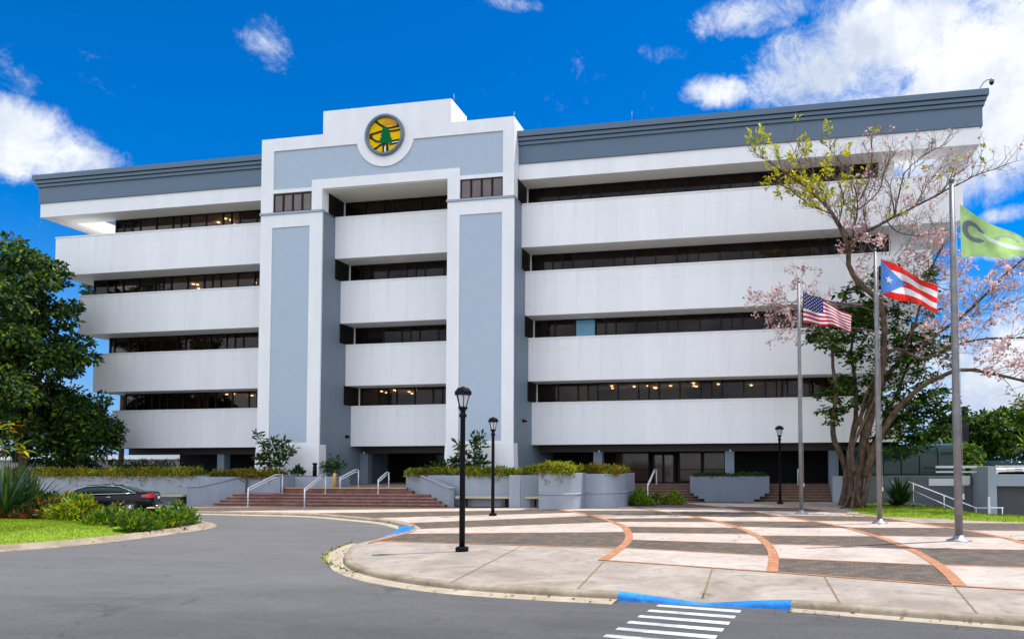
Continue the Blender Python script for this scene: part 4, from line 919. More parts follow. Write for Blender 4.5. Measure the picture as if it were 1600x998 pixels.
# ------------------------------------------------------------------ street lamps
lampglass = bpy.data.materials.new('lantern_glass'); lampglass.use_nodes = True
b_ = lampglass.node_tree.nodes['Principled BSDF']; b_.inputs['Base Color'].default_value = (.85, .86, .88, 1); b_.inputs['Roughness'].default_value = .15; b_.inputs['Alpha'].default_value = .55
bulbm = mat('frosted_bulb', (.85, .8, .68), .3)
def street_lamp(label, loc):
    t = thing('street_lamp', label, 'street lamp', loc, 0, 'black lantern lamps on the plaza')
    def ch(mb, n, m): o = mb.build(n, m); o.parent = t; return o
    mb = MB(); mb.lathe([(.17, 0), (.17, .09), (.13, .12), (.001, .12)], 8, smooth=False); ch(mb, 'base', black)
    mb = MB(); mb.lathe([(.072, .1), (.072, .9), (.062, 3.35), (.09, 3.36), (.095, 3.42), (.06, 3.47), (.075, 3.54), (.115, 3.58), (.12, 3.62), (.001, 3.62)], 14); ch(mb, 'post', black)
    n0 = len(bpy.data.objects)
    mb = MB(); mb.lathe([(.10, 3.63), (.215, 4.02)], 6, smooth=False); mb.f = mb.f[:6]; mb.mi = mb.mi[:6]; mb.sm = mb.sm[:6]; la = ch(mb, 'lantern', lampglass)
    mb = MB()
    for k in range(6):
        a = 2*math.pi*k/6; mb.tube([(.105*math.cos(a), .105*math.sin(a), 3.62), (.22*math.cos(a), .22*math.sin(a), 4.02)], .014, 5)
    o = mb.build('lantern_frame', black); o.parent = la
    mb = MB(); mb.lathe([(.05, 3.63), (.055, 3.75), (.075, 3.84), (.06, 3.93), (.001, 3.95)], 12); o = mb.build('bulb', bulbm); o.parent = la
    mb = MB(); mb.lathe([(.235, 3.985), (.285, 4.0), (.285, 4.10), (.24, 4.13), (.20, 4.19), (.08, 4.22), (.05, 4.24), (.001, 4.25)], 6, smooth=False); ch(mb, 'cap', black)
    for o in bpy.data.objects:
        if o.type == 'MESH' and (o.parent == t or (o.parent and o.parent.parent == t)) and o.name.split('.')[0] in ('lantern', 'lantern_frame', 'bulb', 'cap'):
            for v in o.data.vertices: v.co = (v.co.x*.80, v.co.y*.80, 3.60+(v.co.z-3.62)*.86)
    return t
street_lamp('tall black street lamp nearest the road, on the concrete tip', (-7.31, 16.06, 0))
street_lamp('black street lamp in front of the right pier and the bench niches', (-10.92, 26.97, 0))
street_lamp('smallest black street lamp, right of the trapezoid planter', (1.17, 36.55, 0))

# ------------------------------------------------------------------ flagpoles and flags
def grid_surface(P, nu, nv, mfun, name, mats, parent=None):
    mb = MB()
    vs = [P(i/nu, j/nv) for j in range(nv+1) for i in range(nu+1)]
    mb.v = [tuple(v) for v in vs]
    for j in range(nv):
        for i in range(nu):
            a = j*(nu+1)+i; mb.f.append((a, a+1, a+nu+2, a+nu+1)); mb.mi.append(mfun((i+.5)/nu, (j+.5)/nv)); mb.sm.append(True)
    o = mb.build(name, mats); 
    if parent: o.parent = parent
    return o
def flagpole(label, loc, hgt, rad, finial):
    t = thing('flagpole', label, 'flagpole', loc, 0, 'metal flagpoles on the plaza')
    def ch(mb, n, m): o = mb.build(n, m); o.parent = t; return o
    mb = MB(); mb.lathe([(rad*3.1, 0), (rad*3.1, .03), (rad*2.5, .05), (rad*1.5, .09), (rad*1.15, .16), (.001, .16)], 20); ch(mb, 'base_collar', galv)
    mb = MB(); mb.lathe([(rad, .05), (rad, hgt*.35), (rad*.82, hgt*.7), (rad*.62, hgt), (.001, hgt)], 18); ch(mb, 'pole', steel)
    mb = MB(); mb.lathe([(rad*.3, hgt), (rad*.3, hgt+.05)], 8)
    mb.sphere((0, 0, hgt+.05+finial*.6), finial); ch(mb, 'finial', mat('finial_metal', (.16, .16, .17), .35, metal=.7))
    mb = MB(); mb.tube([(rad+.03, 0, 1.2), (rad*.8+.035, 0, hgt*.5), (rad*.62+.03, 0, hgt-.1)], .006, 5); mb.box(rad, rad+.05, -.02, .02, 1.15, 1.3); ch(mb, 'halyard', mat('rope', (.55, .54, .5), .8))
    return t
P1 = flagpole('slim steel flagpole with the smallest flag, left of the tree', (1.83, 29.75, 0), 9.9, .085, .05)
P2 = flagpole('steel flagpole in front of the tree trunk', (4.30, 25.5, 0), 9.82, .09, .055)
P3 = flagpole('thick steel flagpole nearest the right edge', (5.50, 20.15, 0), 10.05, .106, .08)
def cloth(col, nm): 
    m = leafmat(nm, col, .45, .7); return m
def flagfun(x0, y0, ztop, Lx, h, dtop, dbot, amp, waves, ph, ybend=0, curve=1.15, nonlin=None):
    def P(s, t):
        dt = dtop*s**curve; db = dbot*s**curve
        if nonlin: db = nonlin(s)
        z = ztop-(dt*(1-t)+(h+db)*t)
        w = math.sin(2*math.pi*(waves*s-.35*t)+ph)*amp*min(1, s*3)*(1+.3*t)
        w2 = math.sin(2*math.pi*(waves*2.3*s+.6*t)+1.3)*amp*.25*s
        return Vector((x0+Lx*s+w*.05, y0+w+w2+ybend*s, z+.02*math.sin(9*s+3*t)*s))
    return P
# striped flag with a star field
def usm(s, t):
    if s < .42 and t < 7/13: return 2
    return 0 if int(t*13) % 2 == 0 else 1
pu = gy(1254, 456, 29.75)
Pf = flagfun(pu.x+.02, 29.75, pu.z, 1.98, 1.33, 1.12, .42, .16, 1.6, .4)
fl = grid_surface(Pf, 100, 78, usm, 'flag', [cloth((.52, .02, .05), 'flag_red'), cloth((.80, .80, .82), 'flag_white'), cloth((.02, .03, .15), 'flag_navy')])
tag(fl, 'red and white striped flag with white stars on a dark blue field', 'flag', 'flags on the plaza poles')
def star(mb, P, s, t, r, asp, off=-.012):
    c = P(s, t); pts = []
    for k in range(10):
        a = -math.pi/2+math.pi*k/5; rr = r if k % 2 == 0 else r*.42
        q = P(s+rr*math.cos(a)/asp, t+rr*math.sin(a)); pts.append(q+Vector((0, off, 0)))
    q0 = c+Vector((0, off, 0)); mb.add([q0]+pts, [(0, 1+k, 1+(k+1) % 10) for k in range(10)])
mb = MB()
for r_ in range(9):
    for c_ in range(6 if r_ % 2 == 0 else 5):
        s = .42*((c_+.5)/6+(0 if r_ % 2 == 0 else .5/6)); t = 7/13*(r_+.5)/9.0
        star(mb, Pf, s, t, .024, 1.5); star(mb, Pf, s, t, .024, 1.5, .012)
o = mb.build('stars', mat('star_white', (.8, .8, .82), .7)); o.parent = fl
# single star flag
def prm(s, t):
    if s < .44*(1-abs(t-.5)*2)*1.0 and True: return 2
    return 0 if int(t*5) % 2 == 0 else 1
pp = gy(1376, 404, 25.5)
Pg = flagfun(pp.x, 25.5, pp.z, 1.93, 1.33, 1.13, .70, .15, 1.2, 2.4, curve=1.05)
fl = grid_surface(Pg, 110, 80, prm, 'flag', [cloth((.80, .03, .02), 'flag_bright_red'), cloth((.80, .80, .82), 'flag_white'), cloth((.10, .25, .62), 'flag_sky_blue')])
tag(fl, 'red and white striped flag with one white star on a light blue triangle', 'flag', 'flags on the plaza poles')
mb = MB(); star(mb, Pg, .15, .5, .115, 1.5); star(mb, Pg, .15, .5, .115, 1.5, .012); o = mb.build('star', MATS['star_white']); o.parent = fl
# green flag with grey lettering
pg = gy(1500, 319, 20.15)
def gm_(s, t):
    x, y = s*2.35, t*1.52
    # grey ring of the letter C
    dx, dy = (x-.36)/.28, (y-.66)/.31
    r = math.hypot(dx, dy)
    if .62 < r < 1.15 and not (dx > .35 and abs(dy) < .42 and dx > 0) and x < .68: return 1
    # second letter, mostly lost in the fold
    dx, dy = (x-1.22)/.27, (y-.62)/.31; r = math.hypot(dx, dy)
    if .72 < r < 1.1 and dy < -.1 and x < 1.5: return 3
    # pale band along the fold, widening towards the fly end
    c = .40+.40*(x-.42)
    if .42 < x and c < y < c+.09+.15*(x-.42): return 2
    if x > 1.9 and y < .35+.2*(x-1.9): return 4
    return 0
Ph = flagfun(pg.x, 20.15, pg.z, 2.35, 1.52, 1.62, .25, .17, 1.15, .2, curve=.95, nonlin=lambda s: .05*s+.95*max(0, s-.68)**1.0*1.1)
fl = grid_surface(Ph, 150, 100, gm_, 'flag', [cloth((.44, .66, .24), 'flag_green'), cloth((.19, .21, .23), 'flag_grey'), cloth((.72, .78, .68), 'flag_pale'), cloth((.38, .46, .33), 'flag_faint_grey'), cloth((.10, .48, .08), 'flag_deep_green')])
tag(fl, 'light green flag with a grey letter C at the right edge', 'flag', 'flags on the plaza poles')

# ------------------------------------------------------------------ roof camera
p = gy(1529, 140, 37.0)
t = thing('security_camera', 'dome camera on a curved arm at the right roof corner', 'security camera', (p.x, p.y, 21.18))
def chl(mb, n, m, t): o = mb.build(n, m); o.parent = t; return o
mb = MB(); mb.box(-.09, .12, -.08, .08, -.05, .13); mb.tube([(0, 0, .1), (.06, 0, .35), (.25, 0, .65), (.45, 0, .78), (.62, 0, .80)], .03, 8); chl(mb, 'arm', galv, t)
mb = MB(); mb.lathe([(.001, .80), (.10, .80), (.12, .70), (.12, .60), (.001, .60)], 14, (.64, 0, 0)); h_ = chl(mb, 'housing', mat('camera_grey', (.25, .25, .26), .4), t)
mb = MB(); mb.sphere((.64, 0, .58), .105); o = mb.build('dome', mat('smoked_dome', (.02, .02, .02), .05)); o.parent = h_
for i, (x, z) in enumerate([(-17.3, 23.19), (-13.6, 21.8), (-6.7, 21.18)]):
    t = thing('lightning_rod', ['thin rod at the right end of the raised crown', 'thin rod on the right shoulder of the portal', 'thin rod on the roof edge right of the portal'][i], 'lightning rod', (x, 36.5, z), 0, 'thin rods along the roof')
    mb = MB(); mb.tube([(0, 0, 0), (0, 0, .6)], .012, 5); mb.lathe([(.04, 0), (.04, .04)], 8); chl(mb, 'rod', galv, t)

# ------------------------------------------------------------------ black saloon car
car = thing('parked_car', 'black saloon car with chrome window trim parked behind the flower bed', 'car', (-30.95, 27.5, RZ), R(180+33))
paint = mat('black_paint', (.002, .002, .003), .22, spec=.25, coat=.06); cglass = mat('car_glass', (.015, .03, .032), .05, spec=.8); chrome = mat('chrome', (.75, .75, .76), .15, metal=1); tyre = mat('tyre', (.012, .012, .012), .85); car.scale = (.93, .93, .97)
def cloft(st, n=12):
    """stations: (x, zbottom, zbelt, ztop, halfwidth, halfwidth_top)"""
    vs = []; prof = []
    for x, zb, zm, zt, w, wt in st:
        ring = [(-w*.90, zb), (-w*.985, zb+(zm-zb)*.25), (-w, zb+(zm-zb)*.6), (-w*.97, zm), (-wt, zt-.02), (-wt*.6, zt), (0, zt+.01)]
        ring = ring+[(-a, b) for a, b in ring[-2::-1]]
        vs += [(x, a, b) for a, b in ring]; m = len(ring)
    fs = [(i*m+k, i*m+(k+1) % m, (i+1)*m+(k+1) % m, (i+1)*m+k) for i in range(len(st)-1) for k in range(m)]
    fs += [tuple(range(m)), tuple((len(st)-1)*m+k for k in range(m))]
    return vs, fs
# car local: +x is the nose
S = [(-2.52, .42, .70, .98, .74, .66), (-2.46, .30, .72, 1.03, .84, .74), (-2.2, .26, .78, 1.06, .91, .78), (-1.7, .22, .80, 1.05, .94, .80), (-.6, .20, .80, .97, .95, .86), (.6, .20, .78, .95, .95, .86), (1.2, .22, .74, .95, .94, .80), (1.9, .22, .70, .88, .92, .74), (2.3, .26, .62, .78, .86, .66), (2.48, .34, .55, .66, .74, .55)]
mb = MB(); v, f = cloft(S); mb.add(v, f, 0, True); body = chl(mb, 'body', paint, car)
sb = body.modifiers.new('sub', 'SUBSURF'); sb.levels = 1; sb.render_levels = 1
Gs = [(-1.95, .98, 1.00, 1.04, .74, .68), (-1.45, .96, 1.12, 1.25, .78, .62), (-.95, .95, 1.20, 1.385, .80, .60), (-.3, .94, 1.22, 1.42, .81, .60), (.4, .94, 1.20, 1.38, .81, .60), (.85, .93, 1.08, 1.22, .80, .62), (1.35, .92, .94, .965, .77, .70)]
mb = MB(); v, f = cloft(Gs); mb.add(v, f, 0, True); cab = chl(mb, 'windows', cglass, car); sb = cab.modifiers.new('sub', 'SUBSURF'); sb.levels = 1; sb.render_levels = 1
roofp = [(x, zt) for x, _, _, zt, _, wt in Gs[1:6]]
mb = MB(); vs = []
for x, _, _, zt, _, wt in Gs[2:5]: vs += [(x, -wt-.03, zt-.035), (x, -wt*.6, zt+.012), (x, 0, zt+.025), (x, wt*.6, zt+.012), (x, wt+.03, zt-.035)]
mb.add(vs, [(i*5+k, i*5+k+1, (i+1)*5+k+1, (i+1)*5+k) for i in range(2) for k in range(4)], 0, True); ro = chl(mb, 'roof', paint, car)
so_ = ro.modifiers.new('sol', 'SOLIDIFY'); so_.thickness = .03
for sgn in (-1, 1):
    mb = MB()
    mb.tube([(-1.75, sgn*.81, 1.00), (-.9, sgn*.845, .985), (.9, sgn*.84, .965), (1.15, sgn*.82, .97)], .016, 6)
    mb.tube([(-1.75, sgn*.81, 1.00), (-1.35, sgn*.735, 1.20), (-1.0, sgn*.675, 1.335), (-.3, sgn*.655, 1.39), (.35, sgn*.665, 1.35), (.85, sgn*.72, 1.19), (1.15, sgn*.82, .97)], .016, 6)
    chl(mb, 'window_trim', chrome, car)
    mb = MB(); mb.tube([(-.32, sgn*.80, .985), (-.32, sgn*.67, 1.37)], .028, 6); mb.tube([(-1.12, sgn*.81, 1.0), (-1.12, sgn*.70, 1.28)], .02, 6); chl(mb, 'pillar', paint, car)
    for x in (-1.55, 1.5):
        mb = MB(); n = 24
        prof2 = [(.20, -.10), (.31, -.11), (.335, -.07), (.335, .07), (.31, .11), (.20, .10)]
        vs = [(x+r*math.cos(2*math.pi*k/n), sgn*.83+y, .335+r*math.sin(2*math.pi*k/n)) for r, y in prof2 for k in range(n)]
        mb.add(vs, [(i*n+k, i*n+(k+1) % n, (i+1)*n+(k+1) % n, (i+1)*n+k) for i in range(5) for k in range(n)], 0, True); w_ = chl(mb, 'wheel', tyre, car)
        mb = MB(); mb.tube([(x, sgn*.80, .335), (x, sgn*.93, .335)], .05, 10)
        for k in range(10):
            a = 2*math.pi*k/10; mb.tube([(x, sgn*.92, .335), (x+.21*math.cos(a), sgn*.91, .335+.21*math.sin(a))], .016, 5)
        vs = [(x+r*math.cos(2*math.pi*k/n), sgn*y, .335+r*math.sin(2*math.pi*k/n)) for r, y in ((.235, .925), (.215, .935), (.205, .90)) for k in range(n)]
        mb.add(vs, [(i*n+k, i*n+(k+1) % n, (i+1)*n+(k+1) % n, (i+1)*n+k) for i in range(2) for k in range(n)], 0, True)
        o = mb.build('rim', chrome); o.parent = w_
    mb = MB(); mb.add([(-2.02, sgn*.925, .90), (-2.02, sgn*.925, .80), (-2.42, sgn*.86, .76), (-2.50, sgn*.74, .76), (-2.53, sgn*.55, .80), (-2.50, sgn*.55, .93), (-2.47, sgn*.74, .98), (-2.38, sgn*.84, .99)], [(0, 1, 2, 7), (2, 3, 6, 7), (3, 4, 5, 6)], 0, True)
    chl(mb, 'taillight', mat('red_taillight', (.38, .006, .012), .25, coat=.4), car)
    mb = MB(); mb.add([(2.05, sgn*.90, .72), (2.05, sgn*.90, .60), (2.4, sgn*.74, .52), (2.4, sgn*.74, .64)], [(0, 1, 2, 3)], 0, True); chl(mb, 'headlight', mat('headlight', (.6, .62, .65), .1, coat=1), car)
    mb = MB(); mb.lathe([(.001, -.07), (.075, -.06), (.09, 0), (.06, .05), (.001, .06)], 10, (.95, sgn*1.0, 1.0)); mb.tube([(.95, sgn*.84, .96), (.95, sgn*.96, .99)], .02, 6); chl(mb, 'wing_mirror', paint, car)
    for x in (-.75, .35):
        mb = MB(); mb.tube([(x, sgn*.955, .83), (x+.2, sgn*.965, .835)], .014, 6); chl(mb, 'door_handle', chrome, car)
mb = MB(); mb.box(-2.60, -2.40, -.86, .86, .30, .52); o = chl(mb, 'rear_bumper', paint, car); bevel(o, .06, 3)
mb = MB(); mb.tube([(-2.62, -.62, .36), (-2.63, 0, .36), (-2.62, .62, .36)], .022, 6); mb.tube([(-2.545, -.5, .90), (-2.56, 0, .905), (-2.545, .5, .90)], .014, 6); chl(mb, 'rear_trim', chrome, car)
mb = MB(); mb.box(-2.59, -2.54, -.16, .16, .68, .80); chl(mb, 'number_plate', mat('plate', (.65, .65, .6), .5), car)

# ------------------------------------------------------------------ vegetation helpers
def clump_points(c, r, n, flat=1.0, shell=.45):
    d = rng.normal(size=(n, 3)); d /= np.linalg.norm(d, axis=1)[:, None]
    k = shell+(1-shell)*rng.random(n)**.6
    p = d*k[:, None]*r; p[:, 2] *= flat
    return p+np.asarray(c), d
def limb(mb, pts, r0, r1, n=8, k=4, wob=.0):
    sp = smoothpoly([tuple(p) for p in pts], k); m = len(sp)
    sp = [Vector(p)+Vector((random.gauss(0, wob), random.gauss(0, wob), random.gauss(0, wob))) for p in sp]
    mb.tube(sp, [r0+(r1-r0)*(i/(m-1))**.8 for i in range(m)], n); return sp
def tree(name, label, cat, base, height, crown_r, crown_c, n_clumps, leaves_per, leaf, mats, w, trunk_r=.2, seed=1, flat=.7, group=None, squash=1.0, clump_r=(.5, 1.0)):
    random.seed(seed)
    t = thing(name, label, cat, base, 0, group); b = Vector(base)
    tk = MB(); cc = Vector(crown_c)-b; top = Vector((cc.x, cc.y, height*.8))
    limb(tk, [(0, 0, -.1), (cc.x*.15+.1, cc.y*.15, height*.2), (cc.x*.4-.1, cc.y*.4, height*.45), tuple(top)], trunk_r, trunk_r*.3, 9)
    P_ = []; Dd = []
    for i in range(n_clumps):
        d = Vector((random.gauss(0, 1), random.gauss(0, 1), random.gauss(0, 1))).normalized(); k = random.random()**.4
        c = cc+Vector((d.x*crown_r[0], d.y*crown_r[1], d.z*crown_r[2]))*k
        r = random.uniform(*clump_r)
        p, dd = clump_points(c, r, int(leaves_per*r*r), flat, .3); P_.append(p); Dd.append(dd*.7+np.array([0, 0, -.25]))
        if i % 3 == 0: s0 = Vector((cc.x*.3, cc.y*.3, height*random.uniform(.25, .55))); limb(tk, [tuple(s0), tuple(s0.lerp(c, .5)+Vector((0, 0, .2))), tuple(c)], trunk_r*.3, .02, 6)
    o = tk.build('trunk', bark); o.parent = t
    o = leafmesh('crown', np.concatenate(P_), leaf, mats, w, parent=t, dirs=np.concatenate(Dd), jitter=.5, aspect=.5)
    return t
def shrub(name, label, cat, loc, r, n, leaf, mats, w, h=1.0, aspect=.4, group=None, up=.6, stems=5, z0=0):
    t = thing(name, label, cat, loc, 0, group)
    d = rng.normal(size=(n, 3)); d[:, 2] = np.abs(d[:, 2])*1.1; d /= np.linalg.norm(d, axis=1)[:, None]
    lump = 1+.22*np.sin(d[:, 0]*5+loc[0]*7)+.18*np.sin(d[:, 1]*6+loc[1]*3+d[:, 2]*4)
    p = d*(r*lump*(.45+.55*rng.random(n)**.5))[:, None]; p[:, 2] = p[:, 2]*h+.03
    dd = d+np.array([0, 0, up])
    mb = MB()
    for k in range(stems):
        a = random.uniform(0, 6.28); mb.tube([(0, 0, -.03), (math.cos(a)*r*.3, math.sin(a)*r*.3, r*h*.5), (math.cos(a)*r*.6, math.sin(a)*r*.6, r*h*.85)], [.02, .012, .005], 5)
    o = mb.build('stems', bark); o.parent = t
    leafmesh('foliage', p, leaf, mats, w, parent=t, dirs=dd, jitter=.4, aspect=aspect)
    return t
def blades(name, label, cat, loc, n, length, width, mats, w, spread=1.0, group=None, droop=.4, up=.5, tilt0=0.1, seg=5):
    """rosette of long strap leaves"""
    t = thing(name, label, cat, loc, 0, group); mb = MB()
    for i in range(n):
        a = random.uniform(0, 6.28); el = random.uniform(tilt0, 1.0)*spread; l = length*random.uniform(.65, 1.15)
        q = random.choices(range(len(mats)), w)[0]; vs = []; s = Vector((-math.sin(a), math.cos(a), 0))
        x = 0; z = 0; ang = math.pi/2-el*1.1
        for k in range(seg+1):
            wd = width*(1-(k/seg)**2.2)*.5+.002
            c = Vector((math.cos(a)*x, math.sin(a)*x, z)); vs += [c-s*wd, c+s*wd]
            x += math.cos(ang)*l/seg; z += math.sin(ang)*l/seg; ang -= droop*el*(k+1)/seg
        mb.add(vs, [(2*k, 2*k+1, 2*k+3, 2*k+2) for k in range(seg)], q, True)
    o = mb.build('leaves', mats); o.parent = t; return t

# the big dark tree at the left
tree('leafy_tree', 'big dark green tree at the left edge overlapping the end of the building', 'tree', (-44.2, 34.4, 0), 14.5, (3.9, 3.0, 6.8), (-44.6, 34.0, 9.2), 135, 300, .32, [lf_d, lf_m, lf_l, lf_b, lf_v], [6, 3.6, 1.8, 1.2, .4], .32, 3, .55, clump_r=(.4, 1.15))
tree('leafy_tree', 'lower dark tree under the biggest one, reaching under the lowest left band', 'tree', (-41.5, 36.0, 0), 7, (3.9, 1.2, 2.9), (-43.3, 36.0, 4.6), 75, 250, .30, [lf_d, lf_m, lf_l], [5, 3, .8], .22, 5, .75, clump_r=(.6, 1.1))
tree('leafy_tree', 'far tree top showing over the upper left terrace', 'tree', (-51, 47, 0), 18.5, (2.5, 2.5, 3.5), (-50.5, 47, 16.0), 40, 300, .35, [lf_m, lf_b], [3, 2], .25, 8, .8, clump_r=(.7, 1.1))

# the trumpet tree in blossom
random.seed(21)
TT = thing('trumpet_tree', 'nearly bare tree with pink blossom and yellow green tips beside the flagpoles', 'tree', (4.2, 33.6, 0))
tb = Vector((4.2, 33.6, 0))
mb = MB(); tips = []
def W(u, v, y): return gy(u, v, y)-tb
def path(pts, r0, r1, n=8): return limb(mb, [W(*p) for p in pts], r0, r1, n, 4, .012)
main = path([(1338, 792, 33.6), (1343, 750, 33.6), (1348, 700, 33.5), (1362, 650, 33.4), (1374, 600, 33.2), (1381, 550, 33.1), (1381, 505, 33.0), (1372, 470, 32.9), (1345, 445, 32.8), (1328, 420, 32.8), (1326, 395, 32.8)], .20, .11, 12)
path([(1326, 792, 33.7), (1330, 750, 33.8), (1326, 710, 33.8), (1338, 665, 34), (1362, 615, 34), (1372, 560, 33.6)], .15, .07, 10)
path([(1345, 792, 33.4), (1358, 745, 33.3), (1357, 700, 33.5), (1345, 660, 33.7), (1352, 620, 33.9), (1368, 585, 33.8)], .145, .06, 10)
path([(1335, 740, 33.2), (1332, 700, 33.0), (1352, 655, 33.0), (1368, 620, 33.1)], .11, .06, 8)
path([(1356, 710, 33.5), (1375, 690, 33.2), (1392, 672, 33)], .08, .03, 8)
for a_r in range(7):
    an = a_r*.9; path([(1335+math.cos(an)*6, 770, 33.6+math.sin(an)*.1), (1335+math.cos(an)*16, 788, 33.6+math.sin(an)*.35), (1335+math.cos(an)*27, 797, 33.6+math.sin(an)*.6)], .11, .04, 7)
path([(1352, 745, 33.4), (1366, 700, 33.2), (1385, 665, 32.9), (1410, 630, 32.6), (1450, 598, 32.2), (1500, 578, 31.8), (1545, 582, 31.6), (1605, 597, 31.3)], .20, .05, 10)
path([(1345, 720, 33.9), (1352, 660, 34.3), (1372, 610, 34.6), (1400, 570, 35), (1440, 535, 35.4), (1490, 505, 35.6), (1530, 470, 35.8), (1570, 430, 36), (1610, 395, 36)], .17, .035, 9)
path([(1378, 560, 33.1), (1400, 545, 33.2), (1440, 560, 33.0), (1480, 545, 32.8), (1530, 530, 32.6), (1600, 528, 32.3)], .10, .03, 8)
path([(1400, 570, 34.8), (1425, 520, 34.5), (1440, 470, 34.3), (1455, 420, 34.2), (1475, 380, 34)], .09, .03, 8)
path([(1326, 395, 32.8), (1312, 355, 32.6), (1290, 322, 32.4), (1255, 290, 32.1), (1215, 262, 31.8), (1182, 240, 31.6)], .105, .015, 8)
path([(1326, 395, 32.8), (1340, 370, 32.9), (1362, 358, 33.0), (1385, 345, 33.2), (1412, 332, 33.2), (1450, 312, 33.1), (1490, 292, 33.0), (1530, 272, 32.8), (1572, 258, 32.6)], .11, .015, 8)
path([(1328, 390, 32.8), (1336, 350, 33.1), (1340, 315, 33.3), (1330, 280, 33.5), (1310, 250, 33.6), (1290, 225, 33.7)], .065, .012, 7)
path([(1340, 318, 33.3), (1356, 285, 33.5), (1362, 250, 33.6), (1362, 215, 33.7), (1360, 200, 33.8)], .05, .01, 7)
path([(1398, 338, 33.2), (1405, 300, 33.4), (1415, 270, 33.5), (1440, 245, 33.6), (1478, 225, 33.7)], .05, .01, 7)
path([(1375, 490, 33), (1340, 478, 32.5), (1300, 472, 32), (1262, 462, 31.7), (1230, 478, 31.5), (1208, 485, 31.4)], .05, .012, 7)
path([(1372, 520, 33), (1330, 512, 32.7), (1290, 520, 32.3), (1250, 505, 31.9), (1222, 500, 31.8)], .045, .012, 7)
# every sub-branch grows from these
skel = []
import itertools
def collect():
    pass
starts = [[(1312, 355, 32.6), (1290, 322, 32.4), (1255, 290, 32.1), (1215, 262, 31.8), (1182, 240, 31.6)], [(1362, 358, 33.0), (1412, 332, 33.2), (1450, 312, 33.1), (1490, 292, 33.0), (1530, 272, 32.8), (1572, 258, 32.6)],
          [(1336, 350, 33.1), (1330, 280, 33.5), (1290, 225, 33.7)], [(1356, 285, 33.5), (1362, 215, 33.7)], [(1405, 300, 33.4), (1440, 245, 33.6), (1478, 225, 33.7)], [(1412, 332, 33.2), (1425, 360, 33.4)], [(1326, 395, 32.8), (1336, 350, 33.1), (1340, 315, 33.3)], [(1345, 395, 33.0), (1395, 400, 33.6), (1440, 405, 34), (1480, 420, 34.2)], [(1345, 440, 33.2), (1390, 440, 33.8), (1430, 430, 34), (1470, 450, 34)], [(1500, 505, 35.6), (1540, 480, 35), (1600, 470, 35)],
          [(1400, 570, 35), (1490, 505, 35.6), (1530, 470, 35.8), (1570, 430, 36), (1610, 395, 36)], [(1440, 560, 33.0), (1530, 530, 32.6), (1600, 528, 32.3)], [(1425, 520, 34.5), (1455, 420, 34.2), (1475, 380, 34)],
          [(1300, 472, 32), (1230, 478, 31.5), (1208, 485, 31.4)], [(1290, 520, 32.3), (1222, 500, 31.8)], [(1500, 578, 31.8), (1545, 582, 31.6), (1605, 597, 31.3)]]
extra = [[(1290, 322, 32.4), (1278, 285, 32.2), (1264, 250, 32.0)], [(1255, 290, 32.1), (1252, 262, 31.8), (1240, 236, 31.7)], [(1310, 350, 32.6), (1318, 305, 32.2), (1300, 262, 32.0)], [(1338, 330, 33.3), (1372, 300, 32.9), (1384, 262, 32.7), (1400, 236, 32.7)],
         [(1398, 338, 33.2), (1392, 300, 33.6), (1378, 268, 33.9)], [(1430, 322, 33.1), (1448, 290, 33.2), (1470, 262, 33.3)], [(1470, 302, 33.0), (1488, 278, 32.8), (1510, 262, 32.6)], [(1300, 335, 32.5), (1262, 318, 32.0), (1225, 290, 31.7)], [(1330, 375, 32.9), (1300, 330, 33.4), (1272, 300, 33.7)],
         [(1385, 345, 33.2), (1402, 362, 33.6), (1440, 368, 34.0), (1478, 360, 34.1)], [(1355, 360, 33.0), (1350, 325, 32.5), (1368, 285, 32.3)]]
for e_ in extra: path(e_, .035, .010, 6)
starts += extra
cen = W(1385, 430, 33.5)
tw = MB(); tip_pts = []
def grow(p, d, l, r, depth):
    pts = [p]; q = p.copy(); dd = d.copy()
    for k in range(3):
        dd = (dd+Vector((random.gauss(0, .20), random.gauss(0, .20), random.gauss(.05, .16)))).normalized(); q = q+dd*l/3; pts.append(q.copy())
    tw.tube(pts, [r, r*.85, r*.7, r*.5], 5 if r > .012 else 4, cap=False)
    if depth == 0: tip_pts.append((q.copy(), dd.copy())); return
    for k in range(random.choice([2, 2, 3])):
        a = Vector((random.gauss(0, .6), random.gauss(0, .6), random.gauss(.1, .5))); grow(pts[random.choice([2, 3, 3])], (dd+a).normalized(), l*random.uniform(.6, .85), r*.6, depth-1)
for st_ in starts:
    P_ = [W(*q) for q in st_]
    for a, b in zip(P_, P_[1:]):
        n = max(2, int((b-a).length/.21))
        for k in range(n):
            p = a.lerp(b, (k+random.random()*.6)/n); out = (p-cen).normalized(); along = (b-a).normalized()
            d = (out*.5+along*.6+Vector((random.gauss(0, .6), random.gauss(0, .6), random.gauss(.35, .5)))).normalized()
            top_ = (p+tb).z > 12.9
            grow(p, d, random.uniform(.35, .75) if top_ else random.uniform(.5, 1.0), .02, 3 if top_ else 2)
    grow(P_[-1], (P_[-1]-P_[-2]).normalized(), .4, .018, 2)
o = mb.build('trunk', bark); o.parent = TT
o = tw.build('twigs', barkl); o.parent = TT
bp_, bd_, yp_, yd_ = [], [], [], []
